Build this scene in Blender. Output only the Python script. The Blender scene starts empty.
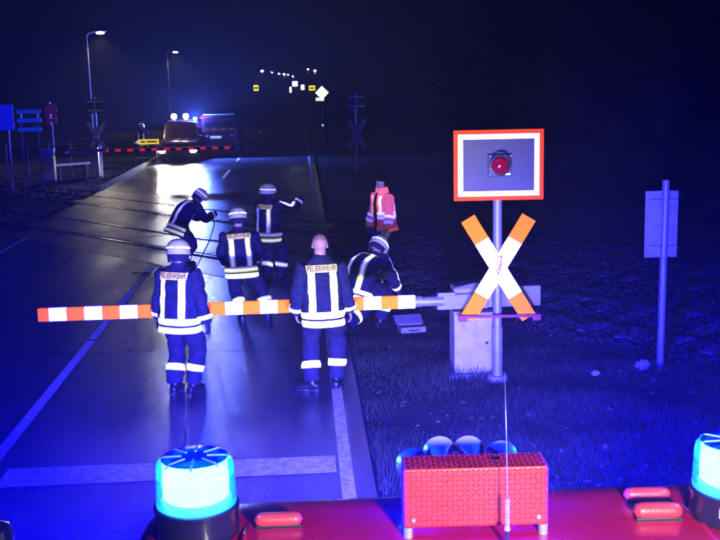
import bpy, bmesh, math, random
import numpy as np
from mathutils import Vector, Matrix, Quaternion, noise, Euler
V = Vector
PI = math.pi
rad = math.radians
random.seed(7)
scene = bpy.context.scene
COL = scene.collection

# ------------------------------------------------------------------ camera
cam_d = bpy.data.cameras.new('camera'); cam = bpy.data.objects.new('camera', cam_d); COL.objects.link(cam)
cam_d.sensor_width = 36.0; cam_d.lens = 52.5; cam_d.clip_start = 0.05; cam_d.clip_end = 3000
_yaw, _pitch, _roll = rad(2.9912), rad(10.1677), rad(1.3)
_F = V((math.sin(_yaw)*math.cos(_pitch), math.cos(_yaw)*math.cos(_pitch), -math.sin(_pitch)))
_R = V((math.cos(_yaw), -math.sin(_yaw), 0)); _U = _R.cross(_F)
_U2 = _U*math.cos(_roll) + _R*math.sin(_roll); _R2 = _R*math.cos(_roll) - _U*math.sin(_roll)
cam.matrix_world = Matrix(((_R2.x, _U2.x, -_F.x, 0), (_R2.y, _U2.y, -_F.y, 0), (_R2.z, _U2.z, -_F.z, 3.5), (0, 0, 0, 1)))
scene.camera = cam

# ------------------------------------------------------------------ night sky
world = bpy.data.worlds.new('World'); scene.world = world; world.use_nodes = True
wn = world.node_tree; wn.nodes.clear()
wo = wn.nodes.new('ShaderNodeOutputWorld'); wb = wn.nodes.new('ShaderNodeBackground')
sky = wn.nodes.new('ShaderNodeTexSky'); sky.sky_type = 'NISHITA'; sky.sun_disc = False
sky.sun_elevation = rad(-4.0); sky.sun_rotation = rad(180); sky.ozone_density = 6.0
tint = wn.nodes.new('ShaderNodeMixRGB'); tint.blend_type = 'MULTIPLY'; tint.inputs[0].default_value = 1.0
tint.inputs[2].default_value = (0.25, 0.22, 1.0, 1)
wn.links.new(sky.outputs[0], tint.inputs[1]); wn.links.new(tint.outputs[0], wb.inputs[0])
wb.inputs[1].default_value = 0.10
wn.links.new(wb.outputs[0], wo.inputs[0])

# moonlight-dim sun lamp far below usual strength (night)
scene.view_settings.view_transform = 'Standard'; scene.view_settings.look = 'None'
scene.view_settings.exposure = 0.0; scene.view_settings.gamma = 1.0
scene.view_settings.use_curve_mapping = False
scene.cycles.use_denoising = True
scene.cycles.volume_bounces = 0
scene.cycles.max_bounces = 4; scene.cycles.transparent_max_bounces = 6
scene.cycles.use_adaptive_sampling = True; scene.cycles.adaptive_threshold = 0.03
scene.cycles.sample_clamp_indirect = 4.0
try:
    scene.cycles.denoiser = 'OPENIMAGEDENOISE'
except Exception:
    pass

# ------------------------------------------------------------------ materials
MATS = {}
def nodes_of(m):
    return m.node_tree.nodes, m.node_tree.links
def mat(name, col, rough=0.6, metal=0.0, var=0.0, vscale=8.0, bump=0.0, bscale=40.0, spec=0.5, emit=None, estr=0.0, coat=0.0, rvar=0.0, col2=None):
    if name in MATS: return MATS[name]
    m = bpy.data.materials.new(name); m.use_nodes = True
    n, l = nodes_of(m)
    b = n['Principled BSDF']
    b.inputs['Base Color'].default_value = (*col, 1); b.inputs['Roughness'].default_value = rough
    b.inputs['Metallic'].default_value = metal; b.inputs['Specular IOR Level'].default_value = spec
    b.inputs['Coat Weight'].default_value = coat
    tc = n.new('ShaderNodeTexCoord')
    if var > 0 or rvar > 0 or col2:
        nt = n.new('ShaderNodeTexNoise'); nt.inputs['Scale'].default_value = vscale; nt.inputs['Detail'].default_value = 6
        nt.inputs['Roughness'].default_value = 0.65
        l.new(tc.outputs['Object'], nt.inputs['Vector'])
        if var > 0 or col2:
            r = n.new('ShaderNodeValToRGB'); r.color_ramp.elements[0].position = 0.32; r.color_ramp.elements[1].position = 0.68
            c0 = [c*(1-var) for c in col]; c1 = list(col2) if col2 else [min(1, c*(1+var)) for c in col]
            r.color_ramp.elements[0].color = (*c0, 1); r.color_ramp.elements[1].color = (*c1, 1)
            l.new(nt.outputs['Fac'], r.inputs[0]); l.new(r.outputs[0], b.inputs['Base Color'])
        if rvar > 0:
            mr = n.new('ShaderNodeMapRange'); mr.inputs[1].default_value = 0.35; mr.inputs[2].default_value = 0.65
            mr.inputs[3].default_value = max(0.02, rough-rvar); mr.inputs[4].default_value = min(1, rough+rvar)
            l.new(nt.outputs['Fac'], mr.inputs[0]); l.new(mr.outputs[0], b.inputs['Roughness'])
    if bump > 0:
        bt = n.new('ShaderNodeTexNoise'); bt.inputs['Scale'].default_value = bscale; bt.inputs['Detail'].default_value = 4
        l.new(tc.outputs['Object'], bt.inputs['Vector'])
        bp = n.new('ShaderNodeBump'); bp.inputs['Strength'].default_value = bump; bp.inputs['Distance'].default_value = 0.02
        l.new(bt.outputs['Fac'], bp.inputs['Height']); l.new(bp.outputs[0], b.inputs['Normal'])
    if emit:
        b.inputs['Emission Color'].default_value = (*emit, 1); b.inputs['Emission Strength'].default_value = estr; m.cycles.emission_sampling = 'NONE'
    MATS[name] = m
    return m

def emission(name, col, s):
    if name in MATS: return MATS[name]
    m = bpy.data.materials.new(name); m.use_nodes = True
    n, l = nodes_of(m); n.clear()
    o = n.new('ShaderNodeOutputMaterial'); e = n.new('ShaderNodeEmission')
    e.inputs[0].default_value = (*col, 1); e.inputs[1].default_value = s
    l.new(e.outputs[0], o.inputs[0]); MATS[name] = m; m.cycles.emission_sampling = 'NONE'
    return m

def asphalt_mat(name, base, wet0, wet1, tintc=None):
    m = bpy.data.materials.new(name); m.use_nodes = True
    n, l = nodes_of(m); b = n['Principled BSDF']; tc = n.new('ShaderNodeTexCoord')
    big = n.new('ShaderNodeTexNoise'); big.inputs['Scale'].default_value = 0.55; big.inputs['Detail'].default_value = 5; big.inputs['Roughness'].default_value = 0.6
    mp = n.new('ShaderNodeMapping'); mp.inputs['Scale'].default_value = (1.6, 0.35, 1)
    l.new(tc.outputs['Object'], mp.inputs[0]); l.new(mp.outputs[0], big.inputs['Vector'])
    fine = n.new('ShaderNodeTexNoise'); fine.inputs['Scale'].default_value = 70; fine.inputs['Detail'].default_value = 3
    l.new(tc.outputs['Object'], fine.inputs['Vector'])
    vor = n.new('ShaderNodeTexVoronoi'); vor.inputs['Scale'].default_value = 120
    l.new(tc.outputs['Object'], vor.inputs['Vector'])
    cr = n.new('ShaderNodeValToRGB')
    cr.color_ramp.elements[0].position = 0.3; cr.color_ramp.elements[1].position = 0.7
    cr.color_ramp.elements[0].color = (*[c*0.75 for c in base], 1); cr.color_ramp.elements[1].color = (*[c*1.35 for c in (tintc or base)], 1)
    l.new(big.outputs['Fac'], cr.inputs[0])
    mx = n.new('ShaderNodeMixRGB'); mx.blend_type = 'MULTIPLY'; mx.inputs[0].default_value = 0.6
    sp = n.new('ShaderNodeValToRGB'); sp.color_ramp.elements[0].color = (0.5, 0.5, 0.5, 1); sp.color_ramp.elements[1].color = (1.5, 1.5, 1.5, 1)
    l.new(vor.outputs['Color'], sp.inputs[0]); l.new(cr.outputs[0], mx.inputs[1]); l.new(sp.outputs[0], mx.inputs[2])
    l.new(mx.outputs[0], b.inputs['Base Color'])
    mr = n.new('ShaderNodeMapRange'); mr.inputs[1].default_value = 0.25; mr.inputs[2].default_value = 0.75
    mr.inputs[3].default_value = wet0; mr.inputs[4].default_value = wet1
    l.new(big.outputs['Fac'], mr.inputs[0])
    sy = n.new('ShaderNodeSeparateXYZ'); l.new(tc.outputs['Object'], sy.inputs[0])
    fy = n.new('ShaderNodeMapRange'); fy.inputs[1].default_value = 44; fy.inputs[2].default_value = 62; l.new(sy.outputs['Y'], fy.inputs[0])
    dry = n.new('ShaderNodeMix'); l.new(fy.outputs[0], dry.inputs[0]); l.new(mr.outputs[0], dry.inputs[2]); dry.inputs[3].default_value = 0.95
    l.new(dry.outputs[0], b.inputs['Roughness'])
    bs = n.new('ShaderNodeMapRange'); bs.inputs[1].default_value = 0.36; bs.inputs[2].default_value = 0.64
    bs.inputs[3].default_value = 0.16; bs.inputs[4].default_value = 0.42
    l.new(big.outputs['Fac'], bs.inputs[0])
    bp = n.new('ShaderNodeBump'); bp.inputs['Distance'].default_value = 0.012
    l.new(bs.outputs[0], bp.inputs['Strength']); l.new(fine.outputs['Fac'], bp.inputs['Height']); l.new(bp.outputs[0], b.inputs['Normal'])
    b.inputs['Specular IOR Level'].default_value = 0.6
    MATS[name] = m
    return m

M_ASPH = asphalt_mat('wet_asphalt', (0.055, 0.05, 0.055), 0.13, 0.30)
M_DECK = asphalt_mat('crossing_deck', (0.085, 0.066, 0.066), 0.22, 0.42, (0.095, 0.075, 0.072))
def paint_mat():
    m = mat('road_paint', (0.68, 0.64, 0.62), 0.6, var=0.45, vscale=13, bump=0.2, bscale=120)
    return m
M_PAINT = paint_mat()
M_SOIL = mat('soil', (0.03, 0.03, 0.02), 0.95, var=0.5, vscale=1.2, bump=0.6, bscale=15, spec=0.2)
M_GRASS = mat('grass_blades', (0.024, 0.042, 0.014), 0.75, var=0.4, vscale=1.5, col2=(0.055, 0.05, 0.025), spec=0.3)
M_STEEL = mat('rail_steel', (0.55, 0.5, 0.47), 0.22, 1.0, var=0.3, vscale=5, rvar=0.12)
M_RUST = mat('rusty_steel', (0.07, 0.04, 0.03), 0.8, var=0.4, vscale=8)
M_GALV = mat('galvanised_steel', (0.36, 0.37, 0.38), 0.5, 0.35, var=0.18, vscale=5, bump=0.1, bscale=30)
M_GREYP = mat('grey_machine_paint', (0.32, 0.31, 0.27), 0.45, 0.0, var=0.18, vscale=4, bump=0.08, bscale=30, rvar=0.1)
M_CABINET = mat('cabinet_paint', (0.50, 0.44, 0.30), 0.6, var=0.22, vscale=5, bump=0.1, bscale=40)
M_DARK = mat('black_plastic', (0.015, 0.015, 0.017), 0.4, var=0.2, vscale=20)
def retro(m, col, gain=0.55, rough=0.40):
    # retro-reflective sheeting: a broad lobe that returns light towards where it came from
    n, l = nodes_of(m); b = n['Principled BSDF']; o = n['Material Output']
    g_ = n.new('ShaderNodeBsdfGlossy'); g_.inputs['Color'].default_value = (*col, 1); g_.inputs['Roughness'].default_value = rough
    ge = n.new('ShaderNodeNewGeometry'); l.new(ge.outputs['Incoming'], g_.inputs['Normal'])
    mx = n.new('ShaderNodeMixShader'); mx.inputs[0].default_value = gain
    l.new(b.outputs[0], mx.inputs[1]); l.new(g_.outputs[0], mx.inputs[2]); l.new(mx.outputs[0], o.inputs['Surface'])
    return m
M_REFW = mat('reflective_white', (0.88, 0.88, 0.86), 0.4, var=0.04, vscale=10)
M_REFR = mat('reflective_red', (0.85, 0.13, 0.002), 0.6, spec=0.1, var=0.08, vscale=10)
retro(M_REFW, (0.9, 0.9, 0.7), 0.6); retro(M_REFR, (0.85, 0.14, 0.0012), 0.6)
M_RED = mat('red_sheet', (0.7, 0.04, 0.004), 0.6, spec=0.1, var=0.08, vscale=8)
retro(M_RED, (0.8, 0.07, 0.002), 0.4)
M_CONC = mat('concrete', (0.3, 0.29, 0.28), 0.85, var=0.3, vscale=6, bump=0.3, bscale=40)
M_WOOD = mat('timber', (0.16, 0.11, 0.07), 0.8, var=0.35, vscale=6, bump=0.3)
M_CHROME = mat('chrome', (0.85, 0.87, 0.9), 0.24, 0.65)
M_SIGNBACK = mat('sign_back_aluminium', (0.33, 0.34, 0.36), 0.5, 0.4, var=0.15, vscale=6)

# ------------------------------------------------------------------ mesh helper
class MB:
    def __init__(s): s.v = []; s.f = []; s.m = []; s.mats = []
    def mi(s, m):
        if m not in s.mats: s.mats.append(m)
        return s.mats.index(m)
    def add(s, verts, faces, m=None):
        o = len(s.v); s.v.extend([tuple(p) for p in verts]); k = s.mi(m) if m else 0
        for f in faces: s.f.append([i+o for i in f]); s.m.append(k)
    def box(s, c, size, m=None, rot=None):
        c = V(c); h = V(size)*0.5
        R = rot.to_matrix() if isinstance(rot, (Euler, Quaternion)) else (rot or Matrix.Identity(3))
        vs = [c + R @ V((x*h.x, y*h.y, z*h.z)) for x in (-1, 1) for y in (-1, 1) for z in (-1, 1)]
        s.add(vs, [(0, 1, 3, 2), (4, 6, 7, 5), (0, 4, 5, 1), (2, 3, 7, 6), (0, 2, 6, 4), (1, 5, 7, 3)], m)
    def loft(s, rings, m=None, cap=True, closed=True):
        n = len(rings[0]); vs = [p for r in rings for p in r]; fs = []
        for i in range(len(rings)-1):
            for j in range(n if closed else n-1):
                k = (j+1) % n
                fs.append((i*n+j, i*n+k, (i+1)*n+k, (i+1)*n+j))
        if cap and closed:
            fs.append(tuple(reversed(range(n)))); fs.append(tuple(range((len(rings)-1)*n, len(rings)*n)))
        s.add(vs, fs, m)
    def cyl(s, p0, p1, r0, r1=None, seg=16, m=None, cap=True):
        p0 = V(p0); p1 = V(p1); r1 = r0 if r1 is None else r1
        a, b = perp((p1-p0).normalized())
        s.loft([[p + a*(r*math.cos(t)) + b*(r*math.sin(t)) for t in [2*PI*i/seg for i in range(seg)]] for p, r in ((p0, r0), (p1, r1))], m, cap)
    def lathe(s, prof, c=(0, 0, 0), seg=32, m=None, axis=None, cap=True):
        c = V(c); ax = V(axis).normalized() if axis else V((0, 0, 1))
        if axis: a, b = perp(ax)
        else: a, b = V((1, 0, 0)), V((0, 1, 0))
        s.loft([[c + ax*z + a*(r*math.cos(t)) + b*(r*math.sin(t)) for t in [2*PI*i/seg for i in range(seg)]] for r, z in prof], m, cap)
    def tube(s, pts, r, seg=10, m=None):
        pts = [V(p) for p in pts]; rings = []; prev = None
        for i, p in enumerate(pts):
            d = (pts[min(i+1, len(pts)-1)] - pts[max(i-1, 0)]).normalized()
            if prev is None: a, b = perp(d)
            else:
                a = (prev - d*prev.dot(d)).normalized(); b = d.cross(a)
            prev = a; rr = r[i] if isinstance(r, (list, tuple)) else r
            rings.append([p + a*(rr*math.cos(t)) + b*(rr*math.sin(t)) for t in [2*PI*j/seg for j in range(seg)]])
        s.loft(rings, m)
    def ball(s, c, r, m=None, seg=16, rings=10, R=None):
        c = V(c); r = V((r, r, r)) if isinstance(r, (int, float)) else V(r); R = R or Matrix.Identity(3)
        rs = []
        for i in range(rings+1):
            ph = PI*(i+0.02)/(rings+0.04) - PI/2
            rs.append([c + R @ V((r.x*math.cos(ph)*math.cos(t), r.y*math.cos(ph)*math.sin(t), r.z*math.sin(ph))) for t in [2*PI*j/seg for j in range(seg)]])
        s.loft(rs, m)
    def mesh(s, name):
        me = bpy.data.meshes.new(name); me.from_pydata(s.v, [], s.f)
        for m in s.mats: me.materials.append(m)
        me.polygons.foreach_set('material_index', s.m); me.update()
        return me
    def build(s, name, m=None, parent=None, loc=None, rot=None, smooth=False, bevel=0.0, fix=True):
        me = s.mesh(name)
        if m and not s.mats: me.materials.append(m)
        if fix:
            bm = bmesh.new(); bm.from_mesh(me); bmesh.ops.recalc_face_normals(bm, faces=bm.faces); bm.to_mesh(me); bm.free()
        return link(name, me, parent, loc, rot, smooth, bevel)
def perp(d):
    a = d.cross(V((0, 0, 1)) if abs(d.z) < 0.9 else V((1, 0, 0))).normalized()
    return a, d.cross(a)
def link(name, me, parent=None, loc=None, rot=None, smooth=False, bevel=0.0):
    o = bpy.data.objects.new(name, me); COL.objects.link(o)
    if parent: o.parent = parent
    if loc is not None: o.location = loc
    if rot is not None: o.rotation_euler = rot
    if smooth:
        if smooth is True: me.polygons.foreach_set('use_smooth', [True]*len(me.polygons))
        else:
            me.polygons.foreach_set('use_smooth', [True]*len(me.polygons))
            me.set_sharp_from_angle(angle=rad(smooth))
    if bevel > 0:
        b = o.modifiers.new('bevel', 'BEVEL'); b.width = bevel; b.segments = 2; b.limit_method = 'ANGLE'; b.angle_limit = rad(40)
    return o
def empty(name, loc=(0, 0, 0), rz=0.0, parent=None):
    o = bpy.data.objects.new(name, None); COL.objects.link(o); o.location = loc; o.rotation_euler = (0, 0, rz); o.empty_display_size = 0.2
    if parent: o.parent = parent
    return o
def tag(o, label, cat, group=None):
    o['label'] = label; o['category'] = cat
    if group: o['group'] = group
    return o
def struct(o):
    o['kind'] = 'structure'; return o
def stuff(o, label=None, cat=None):
    o['kind'] = 'stuff'
    if label: o['label'] = label; o['category'] = cat
    return o
def children_copy(src, dst):
    for ch in list(src.children):
        c = ch.copy(); COL.objects.link(c); c.parent = dst
        children_copy(ch, c)
def light(name, kind, loc, col, power, radius=0.05, parent=None, aim=None, size=None, blend=0.5):
    d = bpy.data.lights.new(name, kind); d.color = col; d.energy = power; d.shadow_soft_size = radius
    if kind == 'SPOT': d.spot_size = size; d.spot_blend = blend
    o = bpy.data.objects.new(name, d); COL.objects.link(o)
    if parent: o.parent = parent
    o.location = loc
    if aim is not None: o.rotation_euler = (V(aim)-V(loc)).to_track_quat('-Z', 'Y').to_euler()
    return o
def text_mesh(txt, size, extrude=0.0, bold=0.0):
    c = bpy.data.curves.new('lettering', 'FONT'); c.body = txt; c.size = size; c.align_x = 'CENTER'; c.align_y = 'CENTER'; c.extrude = extrude; c.offset = bold
    o = bpy.data.objects.new('lettering_tmp', c); COL.objects.link(o)
    dg = bpy.context.evaluated_depsgraph_get()
    me = bpy.data.meshes.new_from_object(o.evaluated_get(dg)); bpy.data.objects.remove(o); bpy.data.curves.remove(c)
    return me

# ------------------------------------------------------------------ setting: ground, road, tracks
XL, XC, XR = -6.66, -3.04, 0.31
def sheet(name, pts, z, m):
    mb = MB(); mb.add([(x, y, z) for x, y in pts], [tuple(range(len(pts)))], m)
    return struct(mb.build(name, fix=False))
g = MB()
N = 60
xs = np.concatenate([np.linspace(-500, -20, 10), np.linspace(-16, 16, 65), np.linspace(20, 500, 10)])
ys = np.concatenate([np.linspace(-300, -14, 5), np.linspace(-10, 60, 71), np.linspace(65, 700, 14)])
gv = []
for y in ys:
    for x in xs:
        z = -0.02
        if -6.98 < x < 0.62: z = -0.06
        elif abs(x) < 18 and y < 60: z += 0.035*noise.noise(V((x*0.5, y*0.5, 0))) - 0.02
        gv.append((x, y, z))
nx = len(xs)
g.add(gv, [(j*nx+i, j*nx+i+1, (j+1)*nx+i+1, (j+1)*nx+i) for j in range(len(ys)-1) for i in range(nx-1)], M_SOIL)
struct(g.build('ground', smooth=True, fix=False))
sheet('road', [(XL-0.3, -40), (XR+0.24, -40), (XR+0.24, 64), (XL-0.3, 64)], 0.0, M_ASPH)
sheet('road', [(XL-0.3, 64), (XR+0.24, 64), (XR+0.24, 400), (XL-0.3, 400)], 0.0, mat('dark_far_asphalt', (0.03, 0.03, 0.032), 0.95, var=0.3, vscale=2, spec=0.1))  # darkness of the far road put into its colour and roughness

RD = V((0.663, -0.749, 0)).normalized(); RN = V((0.749, 0.663, 0)).normalized()
RO = V((-2.97, 22.72, 0))
def onrail(off, X):
    p = RO + RN*off; t = (X - p.x)/RD.x
    return p + RD*t
# deck of the level crossing (asphalt of another mix between and around the rails)
def strip_pts(o0, o1, x0, x1): return [tuple(onrail(o0, x0)[:2]), tuple(onrail(o0, x1)[:2]), tuple(onrail(o1, x1)[:2]), tuple(onrail(o1, x0)[:2])]
sheet('crossing_pavement', strip_pts(-1.25, 6.3, XL-0.3, XR+0.24), 0.004, M_DECK)
def line(name, x, y0, y1, w=0.12):
    return sheet(name, [(x-w/2, y0), (x+w/2, y0), (x+w/2, y1), (x-w/2, y1)], 0.004 if y1 < 20 or y0 > 28 else 0.008, M_PAINT)
def cross_y(off, X): return onrail(off, X).y
line('edge_line', XR, -20, 17.6)
line('edge_line', XR, cross_y(6.35, XR), 60)
line('edge_line', XR, 60.01, 200)
line('centre_line', XC, 9.6, 14.55); line('centre_line', XC, 14.6, 20.8)
line('edge_line', XL+0.02, 2, 15.95); line('edge_line', XL+0.02, 16, 25.2)
for k in range(10): line('centre_line', XC, 40+k*9, 44+k*9)
sheet('stop_line', [(-2.84, 9.06), (XR-0.09, 9.09), (XR-0.09, 9.53), (-2.84, 9.53)], 0.004, M_PAINT)

M_TAR = mat('tar_seal', (0.012, 0.012, 0.013), 0.22, var=0.2)
def tar_seam(x0, y0, x1, y1, seed):
    n = 60; vs = []
    for i in range(n+1):
        k = i/n; dx = 0.10*noise.noise(V((seed, k*7, 0)))+0.03*noise.noise(V((seed, k*30, 2))); w = 0.014+0.008*noise.noise(V((seed, k*25, 5)))
        d = V((x1-x0, y1-y0, 0)).normalized(); nn_ = V((-d.y, d.x, 0)); p = V((x0, y0, 0.003)).lerp(V((x1, y1, 0.003)), k)+nn_*dx
        vs += [p+nn_*w, p-nn_*w]
    mb = MB(); mb.add(vs, [(2*i, 2*i+1, 2*i+3, 2*i+2) for i in range(n)], M_TAR); struct(mb.build('tar_seam', fix=False))
tar_seam(-1.2, 7.5, -1.5, 17.4, 1.0); tar_seam(-6.5, 14.2, 0.2, 13.6, 4.0); tar_seam(-4.6, 8, -4.9, 22.5, 7.0)

def track(o0, o1, label):
    root = empty('railway_track', tuple(onrail((o0+o1)/2, -3)))
    tag(root, label, 'track', 'tracks of the level crossing')
    base = V(root.location)
    for off, side in ((o0, 1), (o1, -1)):
        mb = MB()
        a = onrail(off, -90) - base; b = onrail(off, 45) - base
        # rail head profile (flush with the deck)
        prof = [(-0.037, -0.09), (-0.037, 0.008), (-0.03, 0.02), (0.03, 0.02), (0.037, 0.008), (0.037, -0.09)]
        mb.loft([[p + RN*u + V((0, 0, z)) for u, z in prof] for p in (a, b)], M_STEEL)
        r = mb.build('rail', M_STEEL, root, smooth=30)
        gm = MB()
        a = onrail(off+side*0.092, XL-0.3)-base; b = onrail(off+side*0.092, XR+0.24)-base
        gm.loft([[p + RN*u + V((0, 0, z)) for u, z in ((-0.054, -0.03), (-0.054, 0.0062), (0.054, 0.0062), (0.054, -0.03))] for p in (a, b)], M_DARK)
        gm.build('flange_groove', M_DARK, root)
        gm = MB()
        a = onrail(off-side*0.078, XL-0.3)-base; b = onrail(off-side*0.078, XR+0.24)-base
        gm.loft([[p + RN*u + V((0, 0, z)) for u, z in ((-0.04, -0.03), (-0.04, 0.0062), (0.04, 0.0062), (0.04, -0.03))] for p in (a, b)], M_DARK)
        gm.build('rubber_seal', M_DARK, root)
    # deck panels between rails
    L = (onrail(0, XR+0.2) - onrail(0, XL-0.26)).length; n = 7
    pm = MB(); pl = L/n - 0.02; hw = (o1-o0)/2 - 0.16
    M3 = Matrix((RD, RN, V((0, 0, 1)))).transposed()
    pm.box((0, 0, 0), (pl, hw*2, 0.1), M_DECK, M3)
    pme = None
    for k in range(n):
        p = onrail((o0+o1)/2, XL-0.26) + RD*(L*(k+0.5)/n) - base; p.z = -0.036 + random.uniform(-0.0015, 0.0015)
        if pme is None: o = pm.build('deck_panel', M_DECK, root, loc=p, bevel=0.006); pme = o.data
        else: link('deck_panel', pme, root, loc=p, bevel=0.006)
    # sleepers away from the road
    sm = MB(); sm.box((0, 0, 0), (0.24, 2.5, 0.16), M_CONC, M3); sme = None
    for x0, x1 in ((-32, XL-0.7), (XR+0.7, 14)):
        a = onrail((o0+o1)/2, x0); b = onrail((o0+o1)/2, x1); n = int((b-a).length/0.62)
        for k in range(n):
            p = a + (b-a)*(k/n) - base; p.z = -0.10
            if sme is None: o = sm.build('sleeper', M_CONC, root, loc=p, bevel=0.01); sme = o.data
            else: link('sleeper', sme, root, loc=p)
    return root
track(0.0, 1.435, 'steel railway track nearer to the camera set into the wet road')
track(3.6, 5.03, 'steel railway track farther across the crossing, nearer the lit car')

# ballast stones beside the road
def ballast():
    mb = MB(); rnd = random.Random(3); vs = []; fs = []
    M_B = mat('ballast_stone', (0.032, 0.027, 0.025), 0.85, var=0.4, vscale=3)
    for x0, x1, cnt in ((XR+0.35, 9.5, 9000), (-22, XL-0.4, 7000)):
        for i in range(cnt):
            p = onrail(rnd.uniform(-1.0, 6.2), rnd.uniform(x0, x1)); r = rnd.uniform(0.02, 0.045)
            z = rnd.uniform(-0.03, 0.01)
            o = len(vs)
            for d in ((1, 0, 0), (-1, 0, 0), (0, 1, 0), (0, -1, 0), (0, 0, 1), (0, 0, -1)):
                q = V(d)*r*rnd.uniform(0.6, 1.25); q.z *= 0.8
                vs.append((p.x+q.x+rnd.uniform(-.01, .01), p.y+q.y, z+q.z))
            fs += [(o, o+2, o+4), (o+2, o+1, o+4), (o+1, o+3, o+4), (o+3, o, o+4), (o+2, o, o+5), (o+1, o+2, o+5), (o+3, o+1, o+5), (o, o+3, o+5)]
    mb.add(vs, fs, M_B)
    stuff(mb.build('track_ballast', fix=False), 'grey ballast stones around the tracks beside the road', 'gravel')
    bed = MB()
    for x0, x1 in ((XR+0.25, 30), (-60, XL-0.31)):
        q = strip_pts(-1.3, 6.4, x0, x1); bed.add([(x, y, -0.03) for x, y in q], [(0, 1, 2, 3)], M_B)
    struct(bed.build('ballast_bed', fix=False))
ballast()

# grass verges: one blade mesh
def grass(name, regions, label, seed):
    rnd = np.random.default_rng(seed); P = []
    for (x0, x1, y0, y1, n, h0, h1) in regions:
        x = rnd.uniform(x0, x1, n); y = y0 + (y1-y0)*rnd.uniform(0, 1, n)**1.6
        # keep off the ballast and the road
        off = (x-RO.x)*RN.x + (y-RO.y)*RN.y
        cl = np.array([noise.noise(V((a*1.1, b*1.1, 3.3))) for a, b in zip(x, y)])
        k = ((off < -1.5) | (off > 6.7)) & (cl > rnd.uniform(-0.6, 0.1, n))
        x, y, cl = x[k], y[k], cl[k]
        h = rnd.uniform(h0, h1, len(x))*(0.45+1.9*np.clip(cl+0.15, 0, 1)**1.3)
        P.append(np.stack([x, y, h], 1))
    P = np.concatenate(P); n = len(P)
    ang = rnd.uniform(0, 2*PI, n); lean = rnd.uniform(0.1, 0.9, n); w = rnd.uniform(0.002, 0.0045, n)*(0.8+P[:, 1]/22)
    ca, sa = np.cos(ang), np.sin(ang); la = rnd.uniform(0, 2*PI, n); lx, ly = np.cos(la)*lean, np.sin(la)*lean
    h = P[:, 2]; z0 = np.full(n, -0.05)
    def pt(s, t):
        return np.stack([P[:, 0]+ca*w*s*(1-t*0.85)+lx*h*t*t*0.8, P[:, 1]+sa*w*s*(1-t*0.85)+ly*h*t*t*0.8, z0+h*t*(1-0.25*lean*t)+0.0], 1)
    vs = np.stack([pt(-1, 0), pt(1, 0), pt(1, .55), pt(-1, .55), pt(0, 1)], 1).reshape(-1, 3)
    i = np.arange(n)*5
    q = np.stack([i, i+1, i+2, i+3], 1).tolist(); t = np.stack([i+3, i+2, i+4], 1).tolist()
    me = bpy.data.meshes.new(name); me.from_pydata(vs.tolist(), [], q+t); me.materials.append(M_GRASS); me.update()
    stuff(link(name, me), label, 'grass')
grass('grass', [(XR+0.28, 2.2, 5, 19, 45000, 0.04, 0.13), (2.0, 7.5, 4.5, 15, 110000, 0.05, 0.16), (XR+0.3, 9, 24, 45, 14000, 0.08, 0.25), (XR+0.3, 16, 26, 75, 12000, 0.1, 0.35)], 'rough wet grass on the verge right of the road', 1)
grass('grass', [(-11.5, XL-0.6, 33, 52, 16000, 0.05, 0.16), (-16, XL-0.35, 5, 30, 16000, 0.04, 0.14)], 'short grass on the verge left of the road', 2)

def fallen_leaves():
    rnd = random.Random(12); mb = MB(); vs = []; fs = []
    for i in range(420):
        x, y = (rnd.uniform(0.7, 6.5), rnd.uniform(8, 14)) if i < 330 else (rnd.uniform(-6, 0.4), rnd.uniform(8.5, 20))
        z = rnd.uniform(0.05, 0.11) if i < 330 else 0.008
        c = V((x, y, z)); a = rnd.uniform(0, 6.3); u = V((math.cos(a), math.sin(a), rnd.uniform(-.4, .4) if i < 330 else 0.05)); w = V((-math.sin(a), math.cos(a), rnd.uniform(-.4, .4) if i < 330 else 0.08)); r = rnd.uniform(.018, .04)
        o = len(vs); vs += [c+u*r*1.3, c+w*r*.7+u*r*.2, c-u*r*.9, c-w*r*.7+u*r*.2, c+V((0, 0, .006))]; fs += [(o, o+1, o+4), (o+1, o+2, o+4), (o+2, o+3, o+4), (o+3, o, o+4)]
    mb.add(vs, fs, mat('dead_leaf', (0.16, 0.085, 0.035), 0.7, var=0.5, vscale=3))
    stuff(mb.build('fallen_leaves', fix=False), 'brown fallen leaves scattered over the verge and road', 'leaves')
fallen_leaves()

# kerb beyond the crossing on the left
kr = empty('kerb', (XL-0.36, 36.5, 0)); struct(kr)
kb = MB(); kb.box((0, 0, 0.05), (0.13, 0.985, 0.2), M_CONC); kme = None
for k in range(22):
    if kme is None: kme = kb.build('kerb_stone', M_CONC, kr, loc=(0, k+0.5, 0), bevel=0.015).data
    else: link('kerb_stone', kme, kr, loc=(random.uniform(-.006, .006), k+0.5, random.uniform(-.006, .004)), bevel=0.015)

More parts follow.
